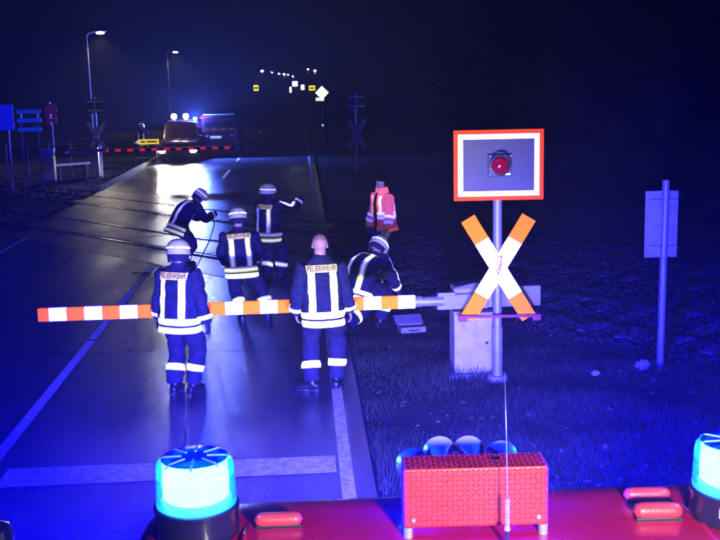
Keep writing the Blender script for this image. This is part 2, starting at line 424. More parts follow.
# ------------------------------------------------------------------ warning light post with board and St Andrew's cross
def crossing_signal():
    px_, py_ = 2.235, 11.98
    root = empty('crossing_signal', (px_, py_, 0), rad(-4))
    tag(root, 'level crossing signal with red framed light board above red and white diagonal cross', 'crossing signal')
    p = MB(); p.cyl((0, 0, -0.05), (0, 0, 2.85), 0.052, seg=20, m=M_GALV); p.cyl((0, 0, 2.85), (0, 0, 2.87), 0.056, seg=20, m=M_GALV)
    p.build('post', parent=root, smooth=35)
    s = MB(); s.cyl((0.0, 0, -0.05), (0.0, 0, 0.62), 0.062, seg=20, m=M_GALV); s.build('post_sleeve', parent=root, smooth=35)
    f = MB(); f.cyl((0, 0, -0.06), (0, 0, 0.03), 0.13, 0.11, 20, M_CONC); f.build('foundation', parent=root, smooth=35)
    # board
    bz = 2.53; by = -0.10
    b = MB(); b.box((0, by, bz), (1.02, 0.022, 0.80), M_RED); bd = b.build('signal_board', parent=root, bevel=0.004)
    def frame(nm, w, h, t, y, m, par):
        q = MB()
        q.box((0, y, bz+h/2-t/2), (w, 0.006, t), m); q.box((0, y, bz-h/2+t/2), (w, 0.006, t), m)
        q.box((-w/2+t/2, y, bz), (t, 0.006, h-2*t), m); q.box((w/2-t/2, y, bz), (t, 0.006, h-2*t), m)
        return q.build(nm, m, par)
    frame('red_border', 1.02, 0.80, 0.045, by-0.0145, M_RED, bd)
    frame('white_border', 0.924, 0.704, 0.056, by-0.0150, M_REFW, bd)
    inner = mat('signal_panel_grey', (0.055, 0.052, 0.048), 0.5, var=0.15, vscale=5)
    q = MB(); q.box((0, by-0.0142, bz), (0.806, 0.006, 0.586), inner); q.build('grey_panel', parent=bd)
    h = MB(); h.box((0.01, by-0.04, bz), (0.27, 0.05, 0.25), mat('lamp_housing_grey', (0.06, 0.06, 0.065), 0.5)); h.build('lamp_housing', parent=bd, bevel=0.008)
    for dx, dz in ((-.115, -.105), (.125, .105), (-.115, .105)):
        t = MB(); t.cyl((dx+.01, by-0.066, bz+dz), (dx+.01, by-0.07, bz+dz), 0.007, seg=8, m=M_GALV); t.build('screw', parent=bd)
    t = MB(); t.box((0.1, by-0.067, bz-0.10), (0.055, 0.006, 0.018), M_REFW); t.build('type_label', parent=bd)
    # lens hood: half tube, and red dome
    hd = MB(); rr = []
    for k in range(2):
        rr.append([V((0.01+0.12*math.cos(a), by-0.066-(0.11 if k else 0)*(0.35+0.65*max(0, math.sin(a))), bz+0.02+0.12*math.sin(a))) for a in [rad(-20)+rad(220)*i/24 for i in range(25)]])
    hd.loft(rr, M_DARK, closed=False, cap=False)
    o = hd.build('lamp_hood', M_DARK, bd, smooth=True, fix=False); sm = o.modifiers.new('s', 'SOLIDIFY'); sm.thickness = 0.004
    rg = MB(); rg.lathe([(0.118, 0), (0.118, 0.012), (0.10, 0.016), (0.10, 0.0)], (0.01, by-0.066, bz+0.0), 32, M_DARK, axis=(0, -1, 0), cap=False); rg.build('lamp_rim', parent=bd, smooth=40)
    lens = mat('red_lens', (0.25, 0.005, 0.02), 0.12, coat=1.0, emit=(1.0, 0.01, 0.03), estr=0.10)
    d = MB(); d.lathe([(0.1*math.cos(a), 0.075*math.sin(a)) for a in [PI/2*i/12 for i in range(12)]]+[(0.001, 0.075)], (0.01, by-0.068, bz), 32, lens, axis=(0, -1, 0)); d.build('red_lamp', parent=bd, smooth=True)
    br = MB()
    for z in (2.3, 2.76): br.box((0, -0.055, z), (0.3, 0.06, 0.05), M_GALV)
    br.build('board_bracket', parent=root, bevel=0.004)
    # cross
    L, W = 1.37, 0.178; cz = 1.335
    for nm, ang, y in (('cross_blade', rad(-59), -0.105), ('cross_blade', rad(59), -0.082)):
        Rm = Matrix.Rotation(-ang, 3, 'Y')
        c = V((0.0, y, cz))
        w = MB(); w.box(c, (L-0.62, 0.02, W), M_REFW, Rm); bl = w.build(nm, parent=root, bevel=0.003)
        for sgn in (-1, 1):
            e = MB(); e.box(c + Rm @ V((sgn*(L/2-0.155), 0, 0)), (0.31, 0.0196, W), M_REFR, Rm); e.build('red_end', parent=bl, bevel=0.003)
        if y < -0.1:
            # lightning arrow, drawn as outline strip
            a = [(-0.02, 0.11), (0.028, 0.11), (0.002, 0.035), (0.03, 0.035), (-0.004, -0.05), (0.012, -0.045), (-0.018, -0.10), (-0.03, -0.04), (-0.018, -0.045), (0.008, 0.018), (-0.024, 0.018)]
            a = [(x*1.0+0.012, z) for x, z in a]
            ol = MB(); n = len(a)
            for i in range(n):
                p0 = V((a[i][0], y-0.0125, cz+a[i][1]+.03)); p1 = V((a[(i+1) % n][0], y-0.0125, cz+a[(i+1) % n][1]+.03))
                ol.cyl(p0, p1, 0.0062, seg=6, m=mat('symbol_red', (0.5, 0.02, 0.005), 1.0, spec=0.0))
            ol.build('lightning_symbol', parent=bl)
    cb = MB()
    for dz in (-0.09, 0.09): cb.box((0, -0.06, cz+dz), (0.16, 0.03, 0.04), M_GALV)
    cb.build('cross_bracket', parent=root, bevel=0.003)
    # red bar below the cross
    rb = MB(); rb.box((0.02, -0.14, 0.775), (0.94, 0.03, 0.034), mat('dull_red_bar', (0.32, 0.02, 0.035), 0.5, var=0.2)); rb.build('red_crossbar', parent=root, bevel=0.005, rot=None)
    rb = MB()
    for sx in (-0.42, 0.44):
        rb = MB(); rb.box((sx, -0.135, 0.755), (0.10, 0.045, 0.075), MATS['dull_red_bar']); rb.build('crossbar_clamp', parent=root, bevel=0.006)
    bq = MB(); bq.box((0.0, -0.085, 0.775), (0.05, 0.10, 0.03), M_GALV); bq.build('crossbar_bracket', parent=root)
crossing_signal()

# ------------------------------------------------------------------ barrier
def barrier(loc, rz, label, n, seg, arm_z, far=False):
    root = empty('barrier', loc, rz); tag(root, label, 'barrier', 'level crossing barriers')
    # cabinet: origin at its foot; arm points to -X
    c = MB(); c.box((0, 0, 0.36), (0.47, 0.40, 0.76), M_CABINET); cb = c.build('cabinet', parent=root, bevel=0.012)
    d = MB(); d.box((0.02, -0.206, 0.36), (0.33, 0.014, 0.58), M_CABINET); dr = d.build('cabinet_door', parent=cb, bevel=0.004)
    d = MB(); d.cyl((0.155, -0.212, 0.38), (0.155, -0.228, 0.38), 0.018, seg=12, m=M_DARK); d.build('lock', parent=dr)
    d = MB(); d.box((0, 0, 0.757), (0.5, 0.43, 0.03), M_GREYP); d.build('cabinet_lid', parent=cb, bevel=0.008)
    for sx in (-0.19, 0.19):
        d = MB(); d.cyl((sx, -0.16, -0.06), (sx, -0.16, 0.0), 0.02, seg=10, m=M_DARK); d.build('foot_bolt', parent=cb)
    b = MB(); b.box((0, 0, -0.04), (0.62, 0.55, 0.09), M_CONC); b.build('foundation', parent=root, bevel=0.01)
    # gearbox head + counterweight arms
    h = MB(); h.box((0.30, 0.02, arm_z+0.01), (1.06, 0.3, 0.25), M_GREYP); hd = h.build('drive_head', parent=root, bevel=0.015)
    t = MB()
    t.loft([[V((x, y, arm_z+0.136+z)) for y, z in ((-0.15, 0), (0.17, 0), (0.12, hz), (-0.1, hz))] for x, hz in ((-0.22, 0.012), (0.02, 0.05), (0.12, 0.05), (0.5, 0.012))], M_GREYP)
    t.build('hood', parent=hd, bevel=0.004)
    p = MB(); p.box((-0.13, -0.165, arm_z-0.02), (0.62, 0.05, 0.19), M_GREYP); pl = p.build('arm_flange', parent=root, bevel=0.02)
    for sx in (-0.38, -0.2, -0.05, 0.1):
        for dz in (-0.06, 0.045):
            q = MB(); q.cyl((sx, -0.188, arm_z-0.02+dz), (sx, -0.204, arm_z-0.02+dz), 0.013, seg=6, m=M_GALV); q.build('bolt', parent=pl)
    q = MB(); q.box((-0.33, -0.16, arm_z+0.085), (0.2, 0.12, 0.035), M_GREYP); q.build('clamp_plate', parent=root, bevel=0.005)
    y = -0.165
    q = MB(); q.cyl((-0.36, y, arm_z-0.005), (-0.66, y, arm_z-0.005), 0.062, 0.056, seg=16, m=M_GALV); q.build('arm_socket', parent=root, smooth=35)
    q = MB(); q.cyl((-0.62, y, arm_z), (-0.70, y, arm_z), 0.068, seg=16, m=M_GALV); q.build('socket_ring', parent=root, smooth=35)
    # arm: flattened octagonal tube in striped lengths
    x = -0.70; ht, th = 0.078, 0.04
    stripes = []
    for k in range(n):
        L = seg*(0.55 if (k == n-1) else 1.0)
        prof = [(-th, -ht*0.7), (-th, ht*0.7), (-th*0.5, ht), (th*0.5, ht), (th, ht*0.7), (th, -ht*0.7), (th*0.5, -ht), (-th*0.5, -ht)]
        s = MB(); s.loft([[V((xx, y+u, arm_z+w)) for u, w in prof] for xx in (x-0.0012, x-L+0.0012)], M_REFW if k % 2 == 0 else M_REFR)
        s.build('arm_stripe', parent=root); x -= L
        if far and k % 2:
            s = MB(); s.cyl((x+L/2, y-th-0.005, arm_z), (x+L/2, y-th-0.03, arm_z), 0.05, seg=12, m=emission('red_barrier_glow', (1, .03, .05), 1.6)); s.build('red_reflector', parent=root)
    s = MB(); s.box((x-0.006, y, arm_z), (0.012, 0.075, 0.15), M_REFR); s.build('end_cap', parent=root, bevel=0.004)
    return root
barrier((1.985, 12.38, 0.0), rad(0.6), 'lowered red and white barrier arm with grey machine cabinet in the grass verge', 22, 0.2045, 0.905)

def left_barrier():
    root = empty('barrier', (-8.35, 42.6, 0), rad(0)); tag(root, 'far lowered barrier with red glowing spots in front of lit car', 'barrier', 'level crossing barriers')
    c = MB(); c.box((0, 0, 0.55), (0.5, 0.42, 1.1), M_GREYP); c.build('cabinet', parent=root, bevel=0.012)
    h = MB(); h.box((-0.35, 0, 1.02), (1.15, 0.26, 0.28), M_GREYP); h.build('counterweight', parent=root, bevel=0.015)
    h = MB(); h.box((-0.95, 0, 0.99), (0.22, 0.14, 0.06), M_REFW); h.build('counterweight_bar', parent=root, bevel=0.01)
    x = 0.45
    s = MB(); s.cyl((0.1, -0.24, 1.05), (0.62, -0.24, 1.05), 0.075, 0.06, 14, M_GALV); s.build('arm_socket', parent=root, smooth=35)
    for k in range(22):
        m = M_REFR if k % 2 == 0 else mat('dull_white', (0.12, 0.11, 0.12), 0.6)
        s = MB(); s.box((x+0.12, -0.24, 1.03), (0.238, 0.06, 0.13), m); st = s.build('arm_stripe', parent=root)
        if k % 2 == 0:
            s = MB(); s.box((x+0.12, -0.276, 1.03), (0.21, 0.008, 0.085), emission('red_barrier_glow', (1, .03, .06), 0.55)); s.build('red_lamp', parent=st)  # emissive dash laid over each red stripe to make it glow
        x += 0.24
    s = MB(); s.cyl((0.35, -0.2, 0), (0.35, -0.2, 1.25), 0.06, seg=12, m=M_REFW); s.build('white_post', parent=root, smooth=35)
    s = MB(); s.tube([(0.3, -0.2, 1.15), (0.15, -0.2, 1.75), (0.02, -0.2, 2.0)], 0.03, 8, M_GALV); s.build('stay_rod', parent=root, smooth=35)
left_barrier()

# ------------------------------------------------------------------ single sign back on a post, right
def sign_back():
    root = empty('road_sign', (4.28, 12.2, 0), rad(-3)); tag(root, 'back of a tall rectangular sign on a thin grey post in the grass', 'road sign')
    p = MB(); p.cyl((0, 0, -0.1), (0.01, 0, 2.27), 0.042, seg=16, m=M_GALV); p.cyl((0.01, 0, 2.27), (0.01, 0, 2.28), 0.044, seg=16, m=M_DARK); p.build('post', parent=root, smooth=35)
    s = MB(); s.box((-0.02, 0.06, 1.74), (0.385, 0.006, 0.80), M_SIGNBACK); sp = s.build('sign_plate', parent=root, bevel=0.002)
    e = MB()
    for sx in (-0.21, 0.17): e.box((sx, 0.052, 1.74), (0.008, 0.016, 0.80), M_SIGNBACK)
    for sz in (1.344, 2.136): e.box((-0.02, 0.052, sz), (0.37, 0.016, 0.008), M_SIGNBACK)
    e.build('folded_edge', parent=sp)
    for z in (1.46, 2.02):
        b = MB(); b.box((0.0, 0.035, z), (0.34, 0.035, 0.035), M_GALV); b.build('clamp_rail', parent=root, bevel=0.003)
        b = MB(); b.lathe([(0.048, -0.015), (0.048, 0.015), (0.043, 0.015), (0.043, -0.015)], (0.005, 0, z), 16, M_GALV, cap=False); b.build('clamp_ring', parent=root)
sign_back()

# litter in the grass
def crumpled(name, loc, size, m, label, cat, seed):
    bm = bmesh.new(); bmesh.ops.create_icosphere(bm, subdivisions=3, radius=1)
    for v in bm.verts:
        v.co = V((v.co.x*size[0], v.co.y*size[1], v.co.z*size[2])) * (1 + 0.45*noise.noise(v.co*2.1+V((seed, 0, 0)))) 
        v.co += V((noise.noise(v.co*40+V((seed, 0, 0))), noise.noise(v.co*40+V((0, seed, 0))), noise.noise(v.co*40+V((0, 0, seed)))))*0.012
    me = bpy.data.meshes.new(name); bm.to_mesh(me); bm.free(); me.materials.append(m)
    o = link(name, me, loc=loc); tag(o, label, cat)
crumpled('plastic_bag', (4.03, 12.1, 0.05), (0.085, 0.06, 0.06), mat('bag_plastic', (0.42, 0.42, 0.45), 0.4, var=0.2), 'crumpled pale plastic bag lying at the foot of the sign post', 'litter', 3)
crumpled('paper_scrap', (3.4, 11.9, 0.03), (0.05, 0.04, 0.03), mat('paper', (0.4, 0.36, 0.35), 0.8, var=0.2), 'small pale paper scrap in the grass left of the sign post', 'litter', 9)

# case on the ground behind the barrier
def tool_case():
    root = empty('tool_case', (1.47, 14.45, 0), rad(8)); root.scale = (0.82, 0.82, 0.7); tag(root, 'open grey metal case lying in the grass under the barrier', 'case')
    m = mat('case_aluminium', (0.28, 0.24, 0.24), 0.5, 0.3, var=0.2, vscale=8)
    w, d, h = 0.44, 0.28, 0.12
    t = MB()
    t.box((0, 0, 0.008), (w, d, 0.014), m); t.box((0, -d/2+0.006, h/2), (w, 0.012, h), m); t.box((0, d/2-0.006, h/2), (w, 0.012, h), m)
    t.box((-w/2+0.006, 0, h/2), (0.0118, d-0.026, h-0.004), m); t.box((w/2-0.006, 0, h/2), (0.0118, d-0.026, h-0.004), m)
    t.build('case_body', parent=root, bevel=0.003)
    l = MB(); Rm = Matrix.Rotation(rad(28), 3, 'X')
    l.box((0, d/2+0.10, h+0.07), (w+0.05, 0.25, 0.014), m, Matrix.Rotation(rad(32), 3, 'X')); l.build('case_lid', parent=root, bevel=0.004)
    hnd = MB(); hnd.tube([(-0.08, -d/2-0.004, 0.07), (-0.075, -d/2-0.04, 0.06), (0.075, -d/2-0.04, 0.06), (0.08, -d/2-0.004, 0.07)], 0.009, 8, M_DARK); hnd.build('handle', parent=root, smooth=True)
    for sx in (-0.15, 0.15):
        q = MB(); q.box((sx, -d/2-0.006, 0.095), (0.04, 0.01, 0.03), M_CHROME); q.build('latch', parent=root, bevel=0.002)
tool_case()

# ------------------------------------------------------------------ fire engine carrying the camera
TX, RZ, FR = 0.43, 2.30, 2.93       # centre line, roof height, front of the roof
M_TRUCK = mat('fire_engine_red', (0.66, 0.015, 0.07), 0.26, var=0.12, vscale=3, rvar=0.12, bump=0.05, bscale=60, coat=0.5)
M_GLASSB = mat('dark_window_glass', (0.01, 0.012, 0.015), 0.06, coat=1.0)
M_TYRE = mat('tyre_rubber', (0.012, 0.012, 0.012), 0.8)
def fire_engine():
    root = empty('fire_engine', (TX, 0, 0)); tag(root, 'red fire engine roof in the foreground that the picture is taken from', 'fire engine')
    hw = 0.94
    # cab shell as a loft of rounded cross sections along Y
    def sec(y, w, z0, z1, r):
        pts = []
        for cx, cz, a0 in ((w-r, z0+r*0.6, -90), (w-r, z1-r, 0), (-w+r, z1-r, 90), (-w+r, z0+r*0.6, 180)):
            for i in range(7):
                a = rad(a0+15*i); rz_ = r if cz > 1 else r*0.6
                pts.append(V((cx+r*math.cos(a), y, cz+rz_*math.sin(a))))
        return pts
    b = MB()
    prof = [(0.75, 2.275), (1.4, 2.292), (2.2, 2.30), (2.6, 2.30), (2.84, 2.299), (2.91, 2.295), (2.95, 2.282), (2.975, 2.255), (3.0, 2.17), (3.45, 1.45), (3.52, 1.38), (4.0, 1.25), (4.2, 1.12), (4.28, 0.9), (4.3, 0.75)]
    rings = []
    for y, z1 in prof:
        k = max(0, min(1, (y-2.55)/0.4)); w = hw - 0.035*k*k - (0.06 if y > 3.4 else 0)
        rings.append(sec(y, w, 0.45, z1, 0.075 if y < 3.2 else 0.12))
    b.loft(rings, M_TRUCK); body = b.build('cab', parent=root, smooth=50)
    # windscreen, side windows
    w = MB(); w.loft([[V((-hw+0.12, y+0.02, z)), V((hw-0.12, y+0.02, z)), V((hw-0.12, y-0.02, z-0.01)), V((-hw+0.12, y-0.02, z-0.01))] for y, z in ((3.03, 2.1), (3.43, 1.5))], M_GLASSB); w.build('windscreen', parent=root)
    for s in (-1, 1):
        w = MB(); w.box((s*(hw+0.002), 2.25, 1.72), (0.012, 0.95, 0.52), M_GLASSB); w.build('side_window', parent=root, bevel=0.004)
    # body behind the cab
    k = MB(); k.box((0, -1.6, 1.5), (1.96, 4.5, 1.9), M_TRUCK); k.build('equipment_body', parent=root, bevel=0.03)
    for s in (-1, 1):
        for j in range(3):
            q = MB(); q.box((s*0.985, -3.0+j*1.4, 1.4), (0.012, 1.25, 1.5), M_GALV); q.build('roller_shutter', parent=root, bevel=0.003)
        for y in (3.5, -2.2):
            q = MB(); q.lathe([(0.12, -0.11), (0.36, -0.11), (0.40, -0.07), (0.40, 0.07), (0.36, 0.11), (0.12, 0.11)], (s*0.80, y, 0.40), 28, M_TYRE, axis=(1, 0, 0)); wh = q.build('wheel', parent=root, smooth=40)
            q = MB(); q.lathe([(0.02, 0.1), (0.22, 0.12), (0.23, 0.125), (0.02, 0.127)], (s*0.80, y, 0.40), 24, M_GALV, axis=(s, 0, 0)); q.build('rim', parent=wh, smooth=40)
    q = MB(); q.box((0, 4.28, 0.5), (1.8, 0.16, 0.24), M_REFW); q.build('bumper', parent=root, bevel=0.03)
    q = MB(); q.box((0, -0.6, 0.45), (1.2, 6.5, 0.2), M_DARK); q.build('chassis', parent=root)
    q = MB(); q.box((0, 4.24, 0.92), (0.9, 0.06, 0.22), M_DARK); q.build('grille', parent=root, bevel=0.01)
    for s in (-1, 1):
        q = MB(); q.cyl((s*0.66, 4.22, 0.88), (s*0.66, 4.305, 0.88), 0.115, seg=20, m=M_CHROME); hl = q.build('headlight', parent=root, smooth=35)
        q = MB(); q.cyl((s*0.66, 4.307, 0.88), (s*0.66, 4.318, 0.88), 0.10, seg=20, m=emission('headlight_lens', (1, .95, .88), 25)); q.build('lens', parent=hl)
        light('headlight_beam', 'SPOT', (s*0.66, 4.34, 0.88), (1.0, 0.92, 0.74), HEAD_W, 0.09, hl, aim=(s*0.66+0.35*s-0.1, 20, 2.5), size=rad(56), blend=1.0)
        q = MB(); q.box((s*0.33, 4.30, 1.0), (0.16, 0.05, 0.06), M_DARK); fb = q.build('road_fill_flasher', parent=root, bevel=0.008)  # unseen blue flashers added to wash the road ahead in blue
        q = MB(); q.box((s*0.33, 4.328, 1.0), (0.14, 0.008, 0.045), emission('road_fill_lens', (0.02, 0.1, 1.0), 30)); q.build('road_fill_lens', parent=fb)
        light('road_fill_beam', 'SPOT', (s*0.33, 4.36, 1.0), (0.002, 0.001, 1.0), ROAD_FILL_W, 0.08, root, aim=(s*1.5, 6.5, -0.4), size=rad(98), blend=1.0)
    # roof seams (raised beads) 
    for sx in (-0.62, 0.62):
        q = MB(); q.tube([(sx, 0.8, 2.279), (sx, 1.6, 2.297), (sx, 2.3, 2.303), (sx, 2.66, 2.302), (sx*0.99, 2.78, 2.293)], 0.007, 8, M_TRUCK); q.build('roof_bead', parent=root, smooth=True)
    # unseen fill lamp added below the camera to light the roof and red box
    q = MB(); q.cyl((0.25, 0.60, 2.42), (0.25, 0.60, 2.80), 0.02, seg=12, m=M_GALV); q.build('roof_fill_mast', parent=root, smooth=35)
    q = MB(); q.box((0.25, 0.60, 2.86), (0.30, 0.08, 0.14), M_DARK); q.build('roof_fill_lamp', parent=root, bevel=0.01)
    q = MB(); q.box((0.25, 0.645, 2.86), (0.26, 0.008, 0.11), emission('roof_fill_glass', (1, .95, .9), 6)); q.build('roof_fill_lens', parent=root)
    light('roof_fill_beam', 'SPOT', (0.25, 0.67, 2.86), (1.0, 0.88, 0.84), ROOF_FILL_W, 0.1, root, aim=(0.1, 2.6, 2.25), size=rad(70), blend=0.8)
    # mirror left and right
    for s in (-1, 1):
        mx = s*1.475 if s < 0 else 1.5
        q = MB(); q.tube([(s*0.92, 3.05, 2.0), (s*1.15, 3.12, 2.06), (mx, 3.16, 2.08)], 0.015, 8, M_DARK); mr = q.build('mirror_arm', parent=root, smooth=True)
        q = MB(); q.box((mx, 3.16, 1.99), (0.20, 0.11, 0.36), mat('mirror_shell', (0.02, 0.02, 0.022), 0.12, coat=1.0)); q.build('mirror', parent=root, bevel=0.045)
        q = MB(); q.box((mx, 3.102, 1.99), (0.15, 0.006, 0.29), M_CHROME); q.build('mirror_glass', parent=root)
HEAD_W = 1600; ROOF_FILL_W = 480; ROAD_FILL_W = 50000
fire_engine()

def beacon(x, y, label):
    root = empty('beacon', (x, y, RZ+0.0)); tag(root, label, 'beacon', 'blue beacons on the roof')
    r = 0.112
    b = MB(); b.lathe([(r*0.92, -0.01), (r*1.02, 0.006), (r*1.0, 0.016), (r*0.985, 0.07), (r*1.03, 0.074), (r*1.03, 0.084), (r*0.97, 0.088), (r*0.6, 0.092), (0.002, 0.092)], (0, 0, 0), 48, mat('beacon_base', (0.012, 0.014, 0.03), 0.25, coat=0.6)); base = b.build('base', parent=root, smooth=35)
    m = bpy.data.materials.get('beacon_lens')
    if not m:
        m = bpy.data.materials.new('beacon_lens'); m.use_nodes = True; n, l = nodes_of(m); n.clear()
        o = n.new('ShaderNodeOutputMaterial'); tr = n.new('ShaderNodeBsdfTransparent'); tr.inputs[0].default_value = (0.12, 0.62, 1.0, 1)
        gl = n.new('ShaderNodeBsdfGlossy'); gl.inputs['Roughness'].default_value = 0.08; fr = n.new('ShaderNodeFresnel'); fr.inputs[0].default_value = 1.45
        tl = n.new('ShaderNodeBsdfTranslucent'); tl.inputs[0].default_value = (0.01, 0.35, 1.0, 1)
        mx0 = n.new('ShaderNodeMixShader'); mx0.inputs[0].default_value = 0.22; mx = n.new('ShaderNodeMixShader')
        l.new(tr.outputs[0], mx0.inputs[1]); l.new(tl.outputs[0], mx0.inputs[2])
        l.new(fr.outputs[0], mx.inputs[0]); l.new(mx0.outputs[0], mx.inputs[1]); l.new(gl.outputs[0], mx.inputs[2]); l.new(mx.outputs[0], o.inputs[0])
    d = MB(); d.lathe([(r*0.965, 0.088)]+[(r*(0.966-0.036*k/24+(0.008 if k % 2 else -0.004)), 0.094+0.098*k/24) for k in range(25)]+[(r*0.90, 0.205), (r*0.82, 0.212), (r*0.5, 0.215), (0.002, 0.216)], (0, 0, 0), 48, m)
    dome = d.build('lens', parent=root, smooth=40)
    cm_ = bpy.data.materials.get('beacon_cap')
    if not cm_:
        cm_ = bpy.data.materials.new('beacon_cap'); cm_.use_nodes = True; n, l = nodes_of(cm_); n.clear()
        o = n.new('ShaderNodeOutputMaterial'); tr = n.new('ShaderNodeBsdfTransparent'); tr.inputs[0].default_value = (0.012, 0.16, 0.75, 1)
        gl = n.new('ShaderNodeBsdfGlossy'); gl.inputs['Roughness'].default_value = 0.15; mx = n.new('ShaderNodeMixShader'); mx.inputs[0].default_value = 0.06
        l.new(tr.outputs[0], mx.inputs[1]); l.new(gl.outputs[0], mx.inputs[2]); l.new(mx.outputs[0], o.inputs[0])
    q = MB(); q.lathe([(r*0.80, 0.2155), (r*0.79, 0.2175), (r*0.5, 0.2185), (0.002, 0.219)], (0, 0, 0), 40, cm_); q.build('lens_cap', parent=root, smooth=True)
    # radial ribs on the top of the lens
    for k in range(8):
        a = 2*PI*k/8; q = MB(); q.tube([(r*0.3*math.cos(a), r*0.3*math.sin(a), 0.2195), (r*0.72*math.cos(a), r*0.72*math.sin(a), 0.2185), (r*0.86*math.cos(a), r*0.86*math.sin(a), 0.211)], 0.0035, 6, mat('lens_rib', (0.3, 0.7, 0.95), 0.15, coat=1.0)); q.build('rib', parent=dome)
    # led reflector rows
    c = MB()
    for k in range(5):
        z = 0.112+0.014*k
        c.lathe([(r*0.74, z-0.0065), (r*0.80, z), (r*0.74, z+0.0065)], (0, 0, 0), 40, emission('beacon_led', (0.45, 0.6, 1.0), LED_S))
    c.build('led_stack', parent=root, smooth=False)
    lt = light('beacon_light', 'POINT', (0, 0, 0.14), (0.002, 0.004, 1.0), BEACON_W, 0.095, root)
    ld = lt.data; ld.use_nodes = True; n = ld.node_tree.nodes; l = ld.node_tree.links
    em = n['Emission']; tcn = n.new('ShaderNodeTexCoord'); sp = n.new('ShaderNodeSeparateXYZ'); ab = n.new('ShaderNodeMath'); ab.operation = 'ABSOLUTE'
    mr = n.new('ShaderNodeMapRange'); mr.interpolation_type = 'SMOOTHSTEP'
    mr.inputs[1].default_value = 0.10; mr.inputs[2].default_value = 0.44; mr.inputs[3].default_value = 1.0; mr.inputs[4].default_value = 0.006
    l.new(tcn.outputs['Normal'], sp.inputs[0]); l.new(sp.outputs['Z'], ab.inputs[0]); l.new(ab.outputs[0], mr.inputs[0]); l.new(mr.outputs[0], em.inputs['Strength'])
    # rating plate lettering on the base
    if x > 0:
        pm = mat('print_white', (0.45, 0.45, 0.5), 0.6); rl = random.Random(4)
        def mark(x0, x1, z0, z1):
            q = MB(); n_ = 4; R_ = [[], []]
            for i_ in range(n_+1):
                a_ = rad(-112)+(x0+(x1-x0)*i_/n_)/r
                for k_, z_ in enumerate((z0, z1)): R_[k_].append(V((r*1.012*math.cos(a_), r*1.012*math.sin(a_), z_)))
            q.loft(R_, pm, cap=False, closed=False); q.build('rating_mark', parent=base, fix=False)
        mark(-0.034, -0.028, 0.034, 0.062)
        for z_, w_, k_ in ((0.052, 0.0035, 8), (0.040, 0.0022, 11), (0.028, 0.005, 4)):
            x_ = -0.022
            for i_ in range(k_):
                L_ = w_*rl.uniform(0.7, 1.6); mark(x_, x_+L_, z_, z_+rl.uniform(0.004, 0.007)); x_ += L_+0.0016
LED_S = 20.0; BEACON_W = 11500
beacon(-0.316, 2.715, 'lit blue beacon at the left front corner of the red roof')
beacon(1.148, 2.665, 'lit blue beacon cut by the right edge of the picture')

def horn_box():
    root = empty('horn_box', (0.432, 2.66, RZ), rad(-2.2)); tag(root, 'red chequer plate box on small feet on the fire engine roof', 'box')
    w, d, h = 0.385, 0.105, 0.165; z0 = 0.028
    b = MB(); b.box((0, 0, z0+h/2), (w, d, h), mat('box_red', (0.40, 0.022, 0.04), 0.4, var=0.25, vscale=14, rvar=0.1)); bx = b.build('housing', parent=root, bevel=0.006)
    # chequer tread pattern: small raised lozenges on front and top
    t = MB(); s = 0.0075
    def loz(c, u, v, nrm, ang):
        a = u*math.cos(ang)+v*math.sin(ang); q = -u*math.sin(ang)+v*math.cos(ang)
        vs = [c+a*s, c+q*s*0.28, c-a*s, c-q*s*0.28, c+nrm*0.0016+a*s*0.4, c+nrm*0.0016-a*s*0.4]
        t.add(vs, [(0, 1, 4), (1, 2, 5), (1, 5, 4), (2, 3, 5), (3, 0, 4), (3, 4, 5)], MATS['box_red'])
    nx_ = 28; nz = 12
    for i in range(nx_):
        for j in range(nz):
            loz(V((-w/2+w*(i+0.5)/nx_, -d/2-0.0002, z0+h*(j+0.5)/nz)), V((1, 0, 0)), V((0, 0, 1)), V((0, -1, 0)), rad((45 if (i+j) % 2 else -45)+random.uniform(-7, 7)))
        for j in range(7):
            loz(V((-w/2+w*(i+0.5)/nx_, -d/2+d*(j+0.5)/7, z0+h+0.0002)), V((1, 0, 0)), V((0, 1, 0)), V((0, 0, 1)), rad((45 if (i+j) % 2 else -45)+random.uniform(-7, 7)))
    stuff(t.build('tread_pattern', parent=root, fix=False))
    for sx in (-1, 1):
        q = MB(); q.cyl((sx*(w/2-0.012), -d/2+0.012, -0.002), (sx*(w/2-0.012), -d/2+0.012, z0+0.001), 0.0125, seg=14, m=M_GALV); q.build('foot', parent=root)
        q = MB(); q.cyl((sx*(w/2-0.012), d/2-0.012, -0.004), (sx*(w/2-0.012), d/2-0.012, z0+0.001), 0.0125, seg=14, m=M_GALV); q.build('foot', parent=root)
        q = MB(); q.lathe([(0.001, 0.003), (0.005, 0.003), (0.0065, 0.0), (0.0065, -0.004)], (sx*(w/2-0.026), -d/2-0.002, z0+0.024), 12, M_GALV, axis=(0, -1, 0)); q.build('screw', parent=root)
    q = MB(); q.cyl((0.062, 0.01, z0+h-0.001), (0.062, 0.01, z0+h+0.002), 0.012, seg=14, m=M_DARK); q.build('drain_plug', parent=root)
horn_box()

